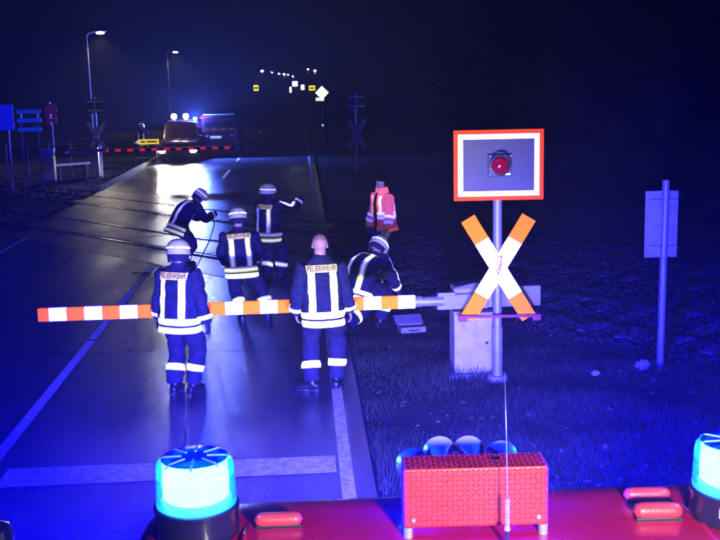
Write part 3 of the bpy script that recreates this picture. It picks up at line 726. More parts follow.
def horn(x, z, L, label):
    root = empty('air_horn', (x, 2.80, RZ)); tag(root, label, 'horn', 'chrome air horns behind the red box')
    h = z-RZ
    b = MB(); pr = [(0.012, -0.06), (0.012, 0.0), (0.014, 0.04), (0.018, 0.075), (0.026, 0.105), (0.038, 0.125), (0.046, 0.132), (0.048, 0.134), (0.046, 0.137), (0.036, 0.128), (0.016, 0.09)]
    b.lathe([(r*1.0, zz*L) for r, zz in pr], (0, 0, h), 28, M_CHROME, axis=(0, 1, 0)); b.build('bell', parent=root, smooth=50)
    b = MB(); b.lathe([(0.022, -0.085), (0.026, -0.08), (0.026, -0.06), (0.015, -0.055)], (0, 0, h), 20, M_CHROME, axis=(0, 1, 0)); b.build('sound_capsule', parent=root, smooth=40)
    b = MB(); b.cyl((0, 0.015, -0.02), (0, 0.015, h-0.008), 0.007, seg=10, m=M_GALV); b.build('stand', parent=root)
for x, z, L, lb in ((0.292, 2.398, 0.8, 'leftmost chrome horn bell, behind the left corner of the red box'), (0.375, 2.422, 1.0, 'taller chrome horn bell, second from the left behind the red box'), (0.46, 2.42, 1.0, 'taller chrome horn bell, third from the left behind the red box'), (0.555, 2.408, 0.85, 'rightmost chrome horn bell, behind the antenna')):
    horn(x, z, L, lb)

def antenna():
    root = empty('antenna', (0.498, 2.53, RZ)); tag(root, 'thin whip antenna on a coil spring in front of the red box', 'antenna')
    b = MB(); b.lathe([(0.016, -0.002), (0.016, 0.006), (0.008, 0.012), (0.005, 0.03), (0.005, 0.055)], (0, 0, 0), 20, M_DARK); b.build('mount', parent=root, smooth=40)
    s = MB(); pts = []
    for i in range(14*12+1):
        a = 2*PI*i/12; pts.append((0.0048*math.cos(a), 0.0048*math.sin(a), 0.06+0.075*i/(14*12)))
    s.tube(pts, 0.0014, 6, M_CHROME); s.build('spring', parent=root, smooth=True)
    s = MB(); s.lathe([(0.008, 0.05), (0.008, 0.058), (0.004, 0.062)], (0, 0, 0), 16, M_CHROME); s.build('ferrule', parent=root)
    w = MB(); w.tube([(0, 0, 0.055), (0, 0, 0.16), (-0.002, 0.003, 0.30), (-0.006, 0.007, 0.47)], [0.0017, 0.0016, 0.0012, 0.0009], 8, mat('whip_steel', (0.5, 0.55, 0.6), 0.3, 0.8)); w.build('whip', parent=root, smooth=True)
antenna()

def marker(x, y, L, r, label, rz=0):
    root = empty('marker_light', (x, y, RZ), rz); tag(root, label, 'marker light', 'red marker lights on the roof')
    m = mat('marker_lens', (0.6, 0.05, 0.06), 0.35, coat=0.6, bump=0.15, bscale=200)
    b = MB(); rings = []
    for i in range(17):
        u = -1+2*i/16; k = (1-abs(u)**7)**0.5 if abs(u) < 1 else 0.03
        rings.append([V((u*L/2, r*k*math.cos(a)*1.0, r*0.95+r*k*math.sin(a))) for a in [2*PI*j/20 for j in range(20)]])
    b.loft(rings, m); b.build('lens', parent=root, smooth=True)
    b = MB(); b.box((0, 0, 0.002), (L*0.94, r*1.7, 0.012), M_DARK); b.build('gasket', parent=root, bevel=0.003)
marker(0.945, 2.675, 0.137, 0.0235, 'nearer red rounded lamp bar on the roof left of the right beacon', rad(-4))
marker(0.955, 2.80, 0.137, 0.020, 'farther red rounded lamp bar at the roof edge left of the right beacon', rad(-4))
marker(-0.098, 2.735, 0.135, 0.020, 'single red rounded lamp bar on the roof right of the left beacon', rad(-1))

# ------------------------------------------------------------------ people
M_NAVY = mat('navy_fire_cloth', (0.016, 0.018, 0.042), 0.85, var=0.3, vscale=14, bump=0.25, bscale=220, spec=0.25)
M_TROUSER = mat('navy_trouser_cloth', (0.02, 0.017, 0.038), 0.85, var=0.3, vscale=12, bump=0.25, bscale=220, spec=0.25)
M_BOOT = mat('black_boot_leather', (0.01, 0.01, 0.011), 0.35, var=0.2)
M_SILVER = mat('silver_tape', (0.86, 0.87, 0.82), 0.45, var=0.06, vscale=30)
M_LIME = mat('lime_tape', (0.66, 0.74, 0.12), 0.55, var=0.06, vscale=30)
M_YPATCH = mat('yellow_patch', (0.80, 0.62, 0.10), 0.55, var=0.05, vscale=30)
retro(M_SILVER, (0.9, 0.92, 0.78), 0.6); retro(M_LIME, (0.75, 0.85, 0.06), 0.2); retro(M_YPATCH, (0.85, 0.66, 0.05), 0.2)
M_PRINT = mat('dark_lettering', (0.05, 0.045, 0.03), 0.6)
M_HELM = mat('helmet_shell', (0.72, 0.74, 0.32), 0.4, var=0.06, vscale=12, coat=0.3)
M_SKIN = mat('skin', (0.52, 0.30, 0.23), 0.5, var=0.1, vscale=18, bump=0.1, bscale=150)
M_GLOVE = mat('glove_leather', (0.03, 0.028, 0.03), 0.7, var=0.3, vscale=20)
M_HAIR = mat('dark_hair', (0.008, 0.007, 0.006), 0.95, spec=0.05, bump=0.5, bscale=150)
M_STUBBLE = mat('shaved_hair', (0.30, 0.19, 0.15), 0.6, var=0.15, vscale=60)
M_ORANGE = mat('orange_hi_vis', (0.95, 0.14, 0.04), 0.7, var=0.12, vscale=10, bump=0.2, bscale=160)
retro(M_ORANGE, (0.95, 0.16, 0.05), 0.4)
M_JEANS = mat('blue_jeans', (0.2, 0.25, 0.42), 0.85, var=0.25, vscale=16, bump=0.3, bscale=250)
M_EYE = mat('eye', (0.5, 0.48, 0.45), 0.15)
UP = V((0, 0, 1))

def ik(a, b, l1, l2, pole):
    a, b, pole = V(a), V(b), V(pole); d = b-a; L = d.length; mx = (l1+l2)*0.998
    if L > mx: b = a + d*(mx/L); d = b-a; L = mx
    x = (l1*l1-l2*l2+L*L)/(2*L); h = math.sqrt(max(0, l1*l1-x*x)); u = d/L
    pp = pole - u*pole.dot(u); pp = pp.normalized() if pp.length > 1e-4 else perp(u)[0]
    return a + u*x + pp*h, b
def catmull(pts, n):
    P = [pts[0]*2-pts[1]] + pts + [pts[-1]*2-pts[-2]]; out = []
    for i in range(1, len(P)-2):
        for k in range(n):
            t = k/n
            out.append(0.5*((2*P[i]) + (P[i+1]-P[i-1])*t + (2*P[i-1]-5*P[i]+4*P[i+1]-P[i+2])*t*t + (3*P[i]-P[i-1]-3*P[i+1]+P[i+2])*t*t*t))
    out.append(P[-2].copy()); return out
def interp(tab, t):
    for (t0, *a), (t1, *b) in zip(tab, tab[1:]):
        if t <= t1:
            k = (t-t0)/(t1-t0) if t1 > t0 else 0; k = max(0, k)
            return [x+(y-x)*k for x, y in zip(a, b)]
    return list(tab[-1][1:])
class Tube:
    '''surface of revolution-like limb: S(t, ang)'''
    def __init__(s, pts, tab, side, n=8, sup=2.0):
        s.P = catmull([V(p) for p in pts], n); s.tab = tab; s.sup = sup
        s.side = side if isinstance(side, tuple) else (side, side)
        ln = [0.0]
        for a, b in zip(s.P, s.P[1:]): ln.append(ln[-1]+(b-a).length)
        s.len = ln[-1]; s.ts = [l/ln[-1] for l in ln]
    def at(s, t):
        t = max(0, min(1, t))
        for i in range(len(s.P)-1):
            if t <= s.ts[i+1] or i == len(s.P)-2:
                k = (t-s.ts[i])/max(1e-9, s.ts[i+1]-s.ts[i]); p = s.P[i].lerp(s.P[i+1], k)
                d0 = (s.P[min(i+1, len(s.P)-1)]-s.P[max(i-1, 0)]).normalized(); d1 = (s.P[min(i+2, len(s.P)-1)]-s.P[i]).normalized()
                return p, d0.lerp(d1, k).normalized()
    def S(s, t, ang, off=0.0):
        p, d = s.at(t); sd = s.side[0].lerp(s.side[1], max(0, min(1, t)))
        a = (sd - d*sd.dot(d)).normalized(); b = d.cross(a)   # a = right, b = front for upright spine
        rx, ry = interp(s.tab, t)[:2]
        c, q = math.cos(ang), math.sin(ang); e = 2/s.sup
        u = (abs(c)**e)*(1 if c >= 0 else -1); w = (abs(q)**e)*(1 if q >= 0 else -1)
        nrm = (a*(c/rx)+b*(q/ry)).normalized()
        # b is chosen so that +b = body's forward
        return p + a*(u*rx) + b*(w*ry) + nrm*off, nrm
    def put(s, mb, n=22, seg=32, m=None):
        mb.loft([[s.S(i/n, 2*PI*j/seg)[0] for j in range(seg)] for i in range(n+1)], m)

def remesh(mb, voxel, smooth_it=4):
    me = mb.mesh('tmp'); o = bpy.data.objects.new('tmp', me); COL.objects.link(o)
    bm = bmesh.new(); bm.from_mesh(me); bmesh.ops.recalc_face_normals(bm, faces=bm.faces); bm.to_mesh(me); bm.free()
    r = o.modifiers.new('r', 'REMESH'); r.mode = 'VOXEL'; r.voxel_size = voxel
    if smooth_it:
        s = o.modifiers.new('s', 'SMOOTH'); s.factor = 0.5; s.iterations = smooth_it
    dg = bpy.context.evaluated_depsgraph_get(); out = bpy.data.meshes.new_from_object(o.evaluated_get(dg))
    bpy.data.objects.remove(o); bpy.data.meshes.remove(me); out.materials.clear()
    return out
def fold(p, seed, amp):
    q = V((p.x*5+seed, p.y*5, p.z*9)); r = V((p.x*15, p.y*15+seed, p.z*24))
    return amp*(noise.noise(q)*0.9 + 0.45*noise.noise(r) + 0.35*(1-abs(noise.noise(q*1.7+V((9, 3, seed)))))-0.2)
def crease(me, seed, amp):
    me.update(); ns = [v.normal.copy() for v in me.vertices]
    for v, n in zip(me.vertices, ns): v.co += n*fold(v.co, seed, amp)
def band(mb, T, t0, t1, a0=0, a1=2*PI, seed=0, amp=0, n=40, edge=0.27, off=0.007, mats=None):
    m0, m1 = mats or (M_LIME, M_SILVER); rows = [0, edge, 1-edge, 1]; closed = abs(a1-a0-2*PI) < 1e-6
    R = []
    for r in rows:
        row = []
        for i in range(n if closed else n+1):
            p, nn = T.S(t0+(t1-t0)*r, a0+(a1-a0)*i/n, off); p = p + nn*fold(p-nn*off, seed, amp); row.append(p)
        R.append(row)
    for k in range(3): mb.loft([R[k], R[k+1]], m1 if k == 1 else m0, cap=False, closed=closed)
def strip(mb, T, t0, t1, u, w, front, seed, amp, n=14, edge=0.27, off=0.007, mats=None, slant=0.0):
    '''vertical strip at lateral offset u on the front (+1) or back (-1) of the torso'''
    m0, m1 = mats or (M_LIME, M_SILVER); cols = [-0.5, -0.5+edge, 0.5-edge, 0.5]; R = []
    for c in cols:
        row = []
        for i in range(n+1):
            t = t0+(t1-t0)*i/n; p, nn = surf_u(T, t, u+c*w+slant*(i/n), front, off); row.append(p+nn*fold(p-nn*off, seed, amp))
        R.append(row)
    for k in range(3): mb.loft([R[k], R[k+1]], m1 if k == 1 else m0, cap=False, closed=False)
def surf_u(T, t, u, front, off):
    rx, ry = interp(T.tab, t)[:2]; x = max(-0.97, min(0.97, u/rx)); e = 2/T.sup
    c = (abs(x)**(1/e))*(1 if x >= 0 else -1); ang = math.acos(max(-1, min(1, c)))
    return T.S(t, ang if front > 0 else -ang, off)

def person(label, loc, rz, pose, outfit='fire', helmet=True, gloves=True, amp=0.022, name='person', group=None, scale=1.0, seed=0.0, hem=0.2, text=True, far=False):
    root = empty(name, loc, rz); tag(root, label, 'person', group); root.scale = (scale,)*3
    pel, neck = V(pose['pel']), V(pose['neck']); tw = pose.get('twist', 0.0)
    Rp = V((math.cos(pose.get('pyaw', 0)), math.sin(pose.get('pyaw', 0)), 0)); Rs = V((math.cos(tw), math.sin(tw), pose.get('shtilt', 0.0))).normalized()
    spine = (neck-pel).normalized(); Fp = UP.cross(Rp)
    # --- skeleton
    hipL, hipR = pel-Rp*0.10-UP*0.02, pel+Rp*0.10-UP*0.02
    shL, shR = neck-spine*0.075-Rs*0.185, neck-spine*0.075+Rs*0.185
    legs = []
    for hp, key, s in ((hipL, 'L', -1), (hipR, 'R', 1)):
        ank = V(pose['foot'+key]); toe = V(pose.get('toe'+key, (0.12*s, 1, 0))).normalized()
        kn, ank = ik(hp, ank, 0.435, 0.43, pose.get('knee'+key, toe*1.0+V((0.1*s, 0, 0))))
        legs.append((hp, kn, ank, toe, s))
    arms = []
    for sh, key, s in ((shL, 'L', -1), (shR, 'R', 1)):
        wr = V(pose['hand'+key]); el, wr = ik(sh, wr, 0.30, 0.265, pose.get('elbow'+key, (s*0.5, -1, -0.2)))
        hd = V(pose.get('hdir'+key, (wr-el).normalized()*1.0)).normalized(); arms.append((sh, el, wr, hd, s))
    hy, hp_ = pose.get('head', (0.0, 0.0)); nk = pose.get('nod', 0.0)
    hc = neck + V(pose.get('hoff', tuple((spine*0.5+UP*0.5).normalized()*0.165)))
    Hm = (Matrix.Rotation(hy, 3, 'Z') @ Matrix.Rotation(hp_, 3, 'X') @ Matrix.Rotation(pose.get('hroll', 0.0), 3, 'Y'))
    # --- continuous body
    b = MB()
    mid = pel.lerp(neck, 0.5) + V(pose.get('mid', (0, 0, 0)))
    Tb = Tube([pel-spine*0.06, pel, mid, neck-spine*0.05, neck], [(0, .10, .09), (.12, .15, .105), (.4, .135, .09), (.7, .15, .09), (.84, .12, .07), (.92, .075, .06), (1, .058, .058)], (Rp, Rs)); Tb.put(b, 16, 24)
    b.tube([neck-spine*0.06, neck+(hc-neck)*0.5, hc], [0.064, 0.066, 0.06], 16)
    b.ball(hc+Hm @ V((0, -0.012, 0.022)), (0.088, 0.105, 0.103), seg=20, rings=14, R=Hm)
    b.ball(hc+Hm @ V((0, 0.028, -0.045)), (0.058, 0.066, 0.075), seg=18, rings=12, R=Hm)
    b.ball(hc+Hm @ V((0, 0.078, -0.098)), (0.026, 0.022, 0.02), R=Hm)
    b.ball(hc+Hm @ V((0, 0.083, 0.026)), (0.05, 0.016, 0.014), R=Hm)
    b.tube([hc+Hm @ V(q) for q in ((0, 0.082, 0.012), (0, 0.103, -0.02), (0, 0.104, -0.03))], [0.010, 0.014, 0.016], 10)
    b.ball(hc+Hm @ V((0, 0.092, -0.058)), (0.025, 0.010, 0.008), R=Hm); b.ball(hc+Hm @ V((0, 0.09, -0.07)), (0.022, 0.010, 0.008), R=Hm)
    for s in (-1, 1): b.ball(hc+Hm @ V((s*0.085, -0.008, -0.012)), (0.010, 0.020, 0.032), R=Hm)
    for hpz, kn, ank, toe, s in legs:
        b.tube([hpz+UP*0.03, hpz.lerp(kn, .35), kn, kn.lerp(ank, .3), ank.lerp(kn, .1), ank-UP*0.02], [.085, .078, .055, .055, .038, .04], 14)
        b.tube([ank-UP*0.035-toe*0.04, ank-UP*0.045+toe*0.09, ank-UP*0.055+toe*0.15], [.038, .034, .024], 12)
    for sh, el, wr, hd, s in arms:
        b.tube([sh-Rs*(s*0.05)-spine*0.02, sh-spine*0.01, sh.lerp(el, .45), el, el.lerp(wr, .3), wr], [.045, .05, .046, .038, .037, .026], 14)
        gr = 0.0115 if gloves else 0.009
        pn = V(pose.get('palm'+('L' if s < 0 else 'R'), tuple(-Rs*s))); pn = (pn-hd*pn.dot(hd)).normalized(); ac = hd.cross(pn)*(s)   # ac points to the thumb side
        if ac.dot(V(pose.get('thumb'+('L' if s < 0 else 'R'), tuple(Fp)))) < 0: ac = -ac
        kw = 1.2 if gloves else 1.0
        b.loft([[wr+hd*q+ac*(wd*kw*math.cos(a))+pn*(th*kw*math.sin(a)) for a in [2*PI*j/14 for j in range(14)]] for q, wd, th in ((-0.01, .026, .02), (.03, .036, .017), (.07, .042, .016), (.095, .040, .013))])
        curl = pose.get('curl', 0.5)
        for k, (off, L) in enumerate(((.031, .07), (.0105, .078), (-.0105, .073), (-.031, .057))):
            p0 = wr+hd*0.088+ac*(off*kw); pts = [p0-hd*0.01]; dd = hd+ac*(off*1.5); dd.normalize()
            for j, fr_ in enumerate((.45, .32, .23)):
                dd = (dd*math.cos(curl*(0.8+0.12*k))+pn*math.sin(curl*(0.8+0.12*k))).normalized(); p0 = p0+dd*(L*fr_); pts.append(p0)
            b.tube(pts, [gr, gr*1.02, gr*.95, gr*.8], 10)
        t0 = wr+hd*0.025+ac*(0.03*kw); t1 = t0+(hd*0.6+ac*0.7+pn*0.25).normalized()*0.042; t2 = t1+(hd*0.85+ac*0.25+pn*0.4).normalized()*0.034
        b.tube([t0-ac*0.012, t0, t1, t2], [gr*1.25, gr*1.3, gr*1.1, gr*.9], 10)
    me = remesh(b, 0.016 if far else 0.0068, 3)
    me.materials.append(M_SKIN); me.materials.append(M_GLOVE); me.materials.append(M_STUBBLE)
    hands = [a[2] for a in arms]; idx = []
    for p in me.polygons:
        c = p.center; k = 0
        if gloves and any((c-h).length < 0.22 and (c-h).dot(a[3]) > -0.03 for h, a in zip(hands, arms)): k = 1
        elif not helmet and outfit == 'fire':
            q = Hm.transposed() @ (c-hc)
            if q.z > 0.03-0.9*min(0, q.y+0.02)*0.0 and q.y < 0.06 and q.z > -0.02+0.9*(q.y+0.02): k = 2
        idx.append(k)
    me.polygons.foreach_set('material_index', idx); link('body', me, root, smooth=True)
    for s in (-1, 1):
        e = MB(); e.ball(hc+Hm @ V((s*0.030, 0.073, 0.006)), 0.0125, M_EYE, 12, 8)
        e.ball(hc+Hm @ V((s*0.030, 0.0815, 0.006)), 0.0062, M_HAIR, 10, 6); e.build('eye', parent=root, smooth=True)
    # --- trousers
    fire = outfit == 'fire'; TM = M_TROUSER if fire else M_JEANS
    t = MB(); legT = []
    wd = 1.0 if fire else 0.82
    for hpz, kn, ank, toe, s in legs:
        top = hpz+UP*0.07-Rp*(s*0.015)
        sd = Rp if abs(toe.x) < 0.75 else (Rp*0.6+Fp*(-s*0.0)).normalized()
        T = Tube([top, hpz.lerp(kn, .5), kn, kn.lerp(ank, .5), ank+(kn-ank).normalized()*0.02], [(0, .115*wd, .135*wd), (.25, .115*wd, .13*wd), (.5, .098*wd, .108*wd), (.75, .092*wd, .10*wd), (.9, .094*wd, .10*wd), (1, .09*wd, .095*wd)], sd)
        T.put(t, 20, 24); legT.append(T)
    Tp = Tube([pel-UP*0.10, pel, pel+spine*0.13], [(0, .14*wd, .12*wd), (.5, .19*wd, .145*wd), (1, .17*wd, .13*wd)], Rp); Tp.put(t, 8, 24)
    tme = remesh(t, 0.02 if far else 0.012, 4); crease(tme, seed+5, amp*1.0); tme.materials.append(TM); tro = link('trousers', tme, root, smooth=True)
    if fire:
        for T in legT:
            q = MB(); band(q, T, 0.76, 0.845, seed=seed+5, amp=amp*1.0, n=28, off=0.009); q.build('shin_band', parent=tro, smooth=True, fix=False)
    # --- boots
    for hpz, kn, ank, toe, s in legs:
        q = MB(); th = V((toe.x, toe.y, toe.z)); sdv = th.cross(UP).normalized(); nz = sdv.cross(th)
        q.tube([ank+(kn-ank).normalized()*0.15, ank+(kn-ank).normalized()*0.05, ank-nz*0.03], [.066, .062, .055], 16)
        q.loft([[ank+th*x+sdv*(w_*math.cos(a))+nz*(z_+h_*math.sin(a)) for a in [2*PI*j/18 for j in range(18)]] for x, w_, h_, z_ in ((-.085, .02, .02, -.05), (-.075, .042, .045, -.045), (0, .046, .055, -.03), (.08, .052, .045, -.042), (.15, .052, .034, -.05), (.195, .04, .026, -.058), (.21, .015, .012, -.062))])
        bme = remesh(q, 0.02 if far else 0.008, 3); bme.materials.append(M_BOOT if fire else mat('brown_shoe', (0.05, 0.03, 0.02), 0.5)); bo = link('boot', bme, root, smooth=True)
        q = MB(); q.loft([[ank+th*x+sdv*(w_*sg)+nz*z for sg in (-1, 1)] for x, w_, z in ()]) if False else None
        so = MB(); outl = [(-.088, .018), (-.08, .038), (-.04, .045), (.03, .043), (.09, .054), (.15, .055), (.195, .042), (.214, .012)]
        ring = [ank+th*x+sdv*w_ for x, w_ in outl]+[ank+th*x-sdv*w_ for x, w_ in reversed(outl)]
        so.loft([[p-nz*0.092 for p in ring], [p-nz*0.068 for p in ring]], M_DARK); so.build('sole', parent=bo)
    # --- jacket
    JM = M_NAVY if fire else M_ORANGE; j = MB()
    hemd = V(pose.get('hemdir', tuple((spine*0.6+UP*0.4).normalized())))
    loose = 1.0 if fire else 1.12
    hp0 = pel-hemd*hem
    TJ = Tube([hp0, pel-hemd*0.03, mid, neck-spine*0.07, neck+spine*0.055], [(0, .236*loose, .185*loose), (.18, .232, .18), (.4, .222, .165), (.62, .232, .162), (.76, .232, .15), (.85, .208, .128), (.91, .14, .10), (.96, .092, .088), (1, .084, .084)], (Rp, Rs), n=10, sup=2.35)
    TJ.put(j, 30, 40)
    slv = []
    for sh, el, wr, hd, s in arms:
        st = sh-Rs*(s*0.06)+spine*0.0
        T = Tube([st, sh+Rs*(s*0.005), sh.lerp(el, .5), el, el.lerp(wr, .55), wr+(wr-el).normalized()*0.01], [(0, .09, .10), (.15, .094, .104), (.4, .083, .088), (.65, .075, .08), (.85, .068, .07), (1, .058, .06)], (Rs*1.0+spine*0.02).normalized() if abs((el-sh).normalized().dot(Rs)) < 0.8 else spine)
        T.put(j, 20, 24); slv.append(T)
    jme = remesh(j, 0.022 if far else 0.0115, 4); crease(jme, seed, amp); jme.materials.append(JM); jk = link('jacket', jme, root, smooth=True)
    L = TJ.len
    if fire:
        h1 = 0.075/L
        q = MB(); band(q, TJ, 0.012, 0.012+h1, seed=seed, amp=amp, n=64, off=0.010); q.build('hem_band', parent=jk, smooth=True, fix=False)
        q = MB(); band(q, TJ, 0.012+h1*1.25, 0.012+h1*2.25, seed=seed, amp=amp, n=64, off=0.010); q.build('hem_band', parent=jk, smooth=True, fix=False)
        tb = 0.012+h1*2.27; pt0, pt1 = 0.765, 0.865
        for u in (-0.118, 0.118):
            q = MB(); strip(q, TJ, tb, pt0, u, 0.078, -1, seed, amp, off=0.010); q.build('back_stripe', parent=jk, smooth=True, fix=False)
            q = MB(); strip(q, TJ, tb, pt0+.03, u, 0.07, 1, seed, amp, off=0.010); q.build('front_stripe', parent=jk, smooth=True, fix=False)
        q = MB(); n = 16; R = []
        for r in range(5):
            row = []
            for i in range(n+1):
                p, nn = surf_u(TJ, pt0+(pt1-pt0)*r/4, -0.165+0.33*i/n, -1, 0.013); row.append(p+nn*fold(p-nn*.013, seed, amp))
            R.append(row)
        q.loft(R, M_YPATCH, cap=False, closed=False); pa = q.build('name_patch', parent=jk, smooth=True, fix=False)
        if text:
            tm = text_mesh('FEUERWEHR', 0.066, 0.0, 0.0016); tm.materials.append(M_PRINT)
            bm = bmesh.new(); bm.from_mesh(tm); bmesh.ops.subdivide_edges(bm, edges=bm.edges, cuts=1); bm.to_mesh(tm); bm.free()
            xs_ = [v.co.x for v in tm.vertices]; wsc = 0.31/(max(xs_)-min(xs_)); tcn_ = (pt0+pt1)/2
            for v in tm.vertices:
                p, nn = surf_u(TJ, tcn_+v.co.y*1.25/L, v.co.x*wsc, -1, 0.0155); v.co = p+nn*fold(p-nn*.0155, seed, amp)
            link('lettering', tm, pa)
        for T in slv:
            q = MB(); band(q, T, 0.845, 0.93, seed=seed, amp=amp, n=26, off=0.009); q.build('cuff_band', parent=jk, smooth=True, fix=False)
        if pose.get('armstripe'):
            T = slv[1]; q = MB()
            rows = [[T.S(0.16+0.64*i/10, a, 0.011) for i in range(11)] for a in [rad(pose['armstripe']+k_) for k_ in (-30, -15, 0, 15, 30)]]
            q.loft([[p+nn*fold(p-nn*.01, seed, amp) for p, nn in r] for r in rows], M_SILVER, cap=False, closed=False); q.build('sleeve_stripe', parent=jk, smooth=True, fix=False)
    else:
        sv = (M_SILVER, M_SILVER)
        for t0 in (0.30, 0.40):
            q = MB(); band(q, TJ, t0, t0+0.055/L, rad(100), rad(420), seed=seed, amp=amp, n=48, mats=sv, off=0.010); q.build('waist_band', parent=jk, smooth=True, fix=False)
        for u in (-0.12, 0.12):
            for fr_ in (-1, 1):
                q = MB(); strip(q, TJ, 0.45, 0.86, u, 0.055, fr_, seed, amp, mats=sv, off=0.010); q.build('shoulder_stripe', parent=jk, smooth=True, fix=False)
        for T in slv:
            for t0 in (0.62, 0.78):
                q = MB(); band(q, T, t0, t0+0.085, seed=seed, amp=amp, n=26, mats=sv, off=0.009); q.build('sleeve_band', parent=jk, smooth=True, fix=False)
        # open front: dark strip of the clothes beneath
        q = MB(); R = []
        for i in range(19):
            tt = 0.0+0.93*i/18; row = []
            for u in (-0.035, -0.012, 0.012, 0.035):
                p, nn = surf_u(TJ, tt, u*(1.0+0.4*(1-tt)), 1, 0.010); row.append(p+nn*fold(p-nn*.01, seed, amp))
            R.append(row)
        q.loft(R, mat('dark_shirt', (0.02, 0.02, 0.03), 0.8), cap=False, closed=False); q.build('shirt', parent=root, smooth=True, fix=False)
        # stand-up collar
        q = MB(); R = [[TJ.S(tt, a, o_)[0] for a in [rad(110)+rad(320)*i/24 for i in range(25)]] for tt, o_ in ((0.93, 0.012), (1.0, 0.018))]
        R.append([p+spine*0.03 for p in R[-1]]); q.loft(R, M_ORANGE, cap=False, closed=False); o = q.build('collar', parent=jk, smooth=True, fix=False)
        sm = o.modifiers.new('s', 'SOLIDIFY'); sm.thickness = 0.008
    # --- head gear
    if helmet:
        hm = MB(); base = hc+Hm @ V((0, -0.006, 0.03)); R = []
        for k in range(13):
            a = PI/2*k/12; rr = math.cos(a)**0.8 if k < 12 else 0.02; z = 0.125*math.sin(a)
            R.append([base+Hm @ V((0.132*rr*math.cos(q), 0.155*rr*math.sin(q), z)) for q in [2*PI*i/40 for i in range(40)]])
        low = []
        for dz, gx in ((-0.055, 1.03), (-0.045, 1.045), (-0.03, 1.02), (-0.012, 1.0)):
            low.append([base+Hm @ V((0.132*gx*math.cos(q), 0.155*(gx+(0.10 if dz < -0.04 else 0.04)*max(0, math.sin(q)))*math.sin(q), dz+0.035*max(0, math.sin(q))*(1 if dz < -0.02 else .5))) for q in [2*PI*i/40 for i in range(40)]])
        hm.loft(low+R, M_HELM, cap=True); he = hm.build('helmet', parent=root, smooth=50)
        q = MB()
        def ringp(z, o): 
            a = math.asin(min(1, max(0, z)/0.125)); rr = math.cos(a)**0.8+o
            return [base+Hm @ V((0.132*rr*math.cos(x), 0.155*rr*math.sin(x), z)) for x in [2*PI*i/40 for i in range(40)]]
        q.loft([ringp(0.012, .018), ringp(0.030, .018)], M_SILVER, cap=False); q.build('reflective_band', parent=he, smooth=True, fix=False)
        q = MB(); q.loft([[base+Hm @ V((0.010*sx*w_, 0.155*math.cos(a)*1.03, 0.128*math.sin(a)*1.02)) for sx in (-1, 1)] for a, w_ in [(PI*i/16, 1) for i in range(17)]], M_HELM, cap=False, closed=False); o = q.build('crest', parent=he, smooth=True, fix=False)
        # neck guard cloth
        q = MB(); R = []
        for dz, g_ in ((-0.045, .94), (-0.09, .86), (-0.14, .84)):
            R.append([base+Hm @ V((0.132*g_*math.cos(x), 0.155*g_*math.sin(x), dz+0.006*math.sin(x*9))) for x in [rad(170)+rad(200)*i/30 for i in range(31)]])
        q.loft(R, M_NAVY, cap=False, closed=False); o = q.build('neck_guard', parent=he, smooth=True, fix=False); sm = o.modifiers.new('s', 'SOLIDIFY'); sm.thickness = 0.006
        q = MB(); R = [[base+Hm @ V((0.132*g_*math.cos(x), 0.155*(g_+.06)*math.sin(x), dz)) for x in [rad(35)+rad(110)*i/20 for i in range(21)]] for dz, g_ in ((0.002, 1.06), (0.05, 1.05))]
        q.loft(R, mat('visor', (0.05, 0.05, 0.06), 0.08, coat=1.0), cap=False, closed=False); q.build('visor', parent=he, smooth=True, fix=False)
    elif outfit != 'fire':
        q = MB(); q.ball(hc+Hm @ V((0, -0.022, 0.042)), (0.096, 0.108, 0.104), M_HAIR, 24, 16, R=Hm)
        q.ball(hc+Hm @ V((0, -0.055, -0.01)), (0.088, 0.072, 0.08), M_HAIR, 20, 12, R=Hm)
        hme = remesh(q, 0.008, 2); crease(hme, 3.0, 0.012); hme.materials.append(M_HAIR); link('hair', hme, root, smooth=True)
    return root

def stand(**k):
    p = dict(pel=(0, 0, .93), neck=(0, .02, 1.47), footL=(-.12, 0, .095), footR=(.12, .02, .095), handL=(-.33, .08, .82), handR=(.33, .08, .82))
    p.update(k); return p
G = 'firefighters on the crossing'
person('helmeted firefighter from behind at the left, nearest to the barrier end', (-1.46, 11.80, 0), rad(-24), stand(footL=(-.11, 0, .095), footR=(.10, .05, .095), handL=(-.34, .10, .86), handR=(.35, .02, .80), head=(rad(16), rad(-12)), neck=(0.0, .05, 1.475)), seed=1.3, group=G)
person('bald firefighter without helmet, feet apart at the white edge line', (0.18, 11.74, 0), rad(3), stand(footL=(-.145, -.02, .095), toeL=(-1, .35, 0), kneeL=(-.2, 1, 0), footR=(.13, .05, .095), toeR=(.3, 1, 0), pel=(0, 0, .945), neck=(-.01, .05, 1.49), head=(rad(-3), rad(-20)), handL=(-.30, .12, .88), handR=(.31, .10, .88), hdirL=(.1, .3, -1)), helmet=False, gloves=False, seed=4.7, group=G, scale=1.02)
person('helmeted firefighter with square back stripes standing just behind the barrier', (-0.93, 15.5, 0), rad(4), stand(pel=(-.03, -.02, .86), neck=(-.05, .06, 1.36), footL=(-.05, 0, .095), footR=(.34, .06, .095), handL=(-.24, .26, .80), handR=(.20, .34, .86), elbowL=(-1, -.6, -.2), elbowR=(.8, -.5, -.2), head=(rad(5), rad(-16)), hoff=(0, .03, .19)), seed=8.1, group=G)
person('helmeted firefighter pointing right with an outstretched arm near the rails', (-0.64, 18.66, 0), rad(-38), stand(footL=(-.12, 0, .095), footR=(.12, .12, .095), handR=(.50, .30, 1.49), hdirR=(.8, .55, .1), elbowR=(.2, -.5, -1), handL=(-.28, .2, .86), head=(rad(-22), rad(-4)), neck=(.0, .02, 1.44), pel=(0, 0, .92), curl=0.25, armstripe=1), seed=2.2, group=G)
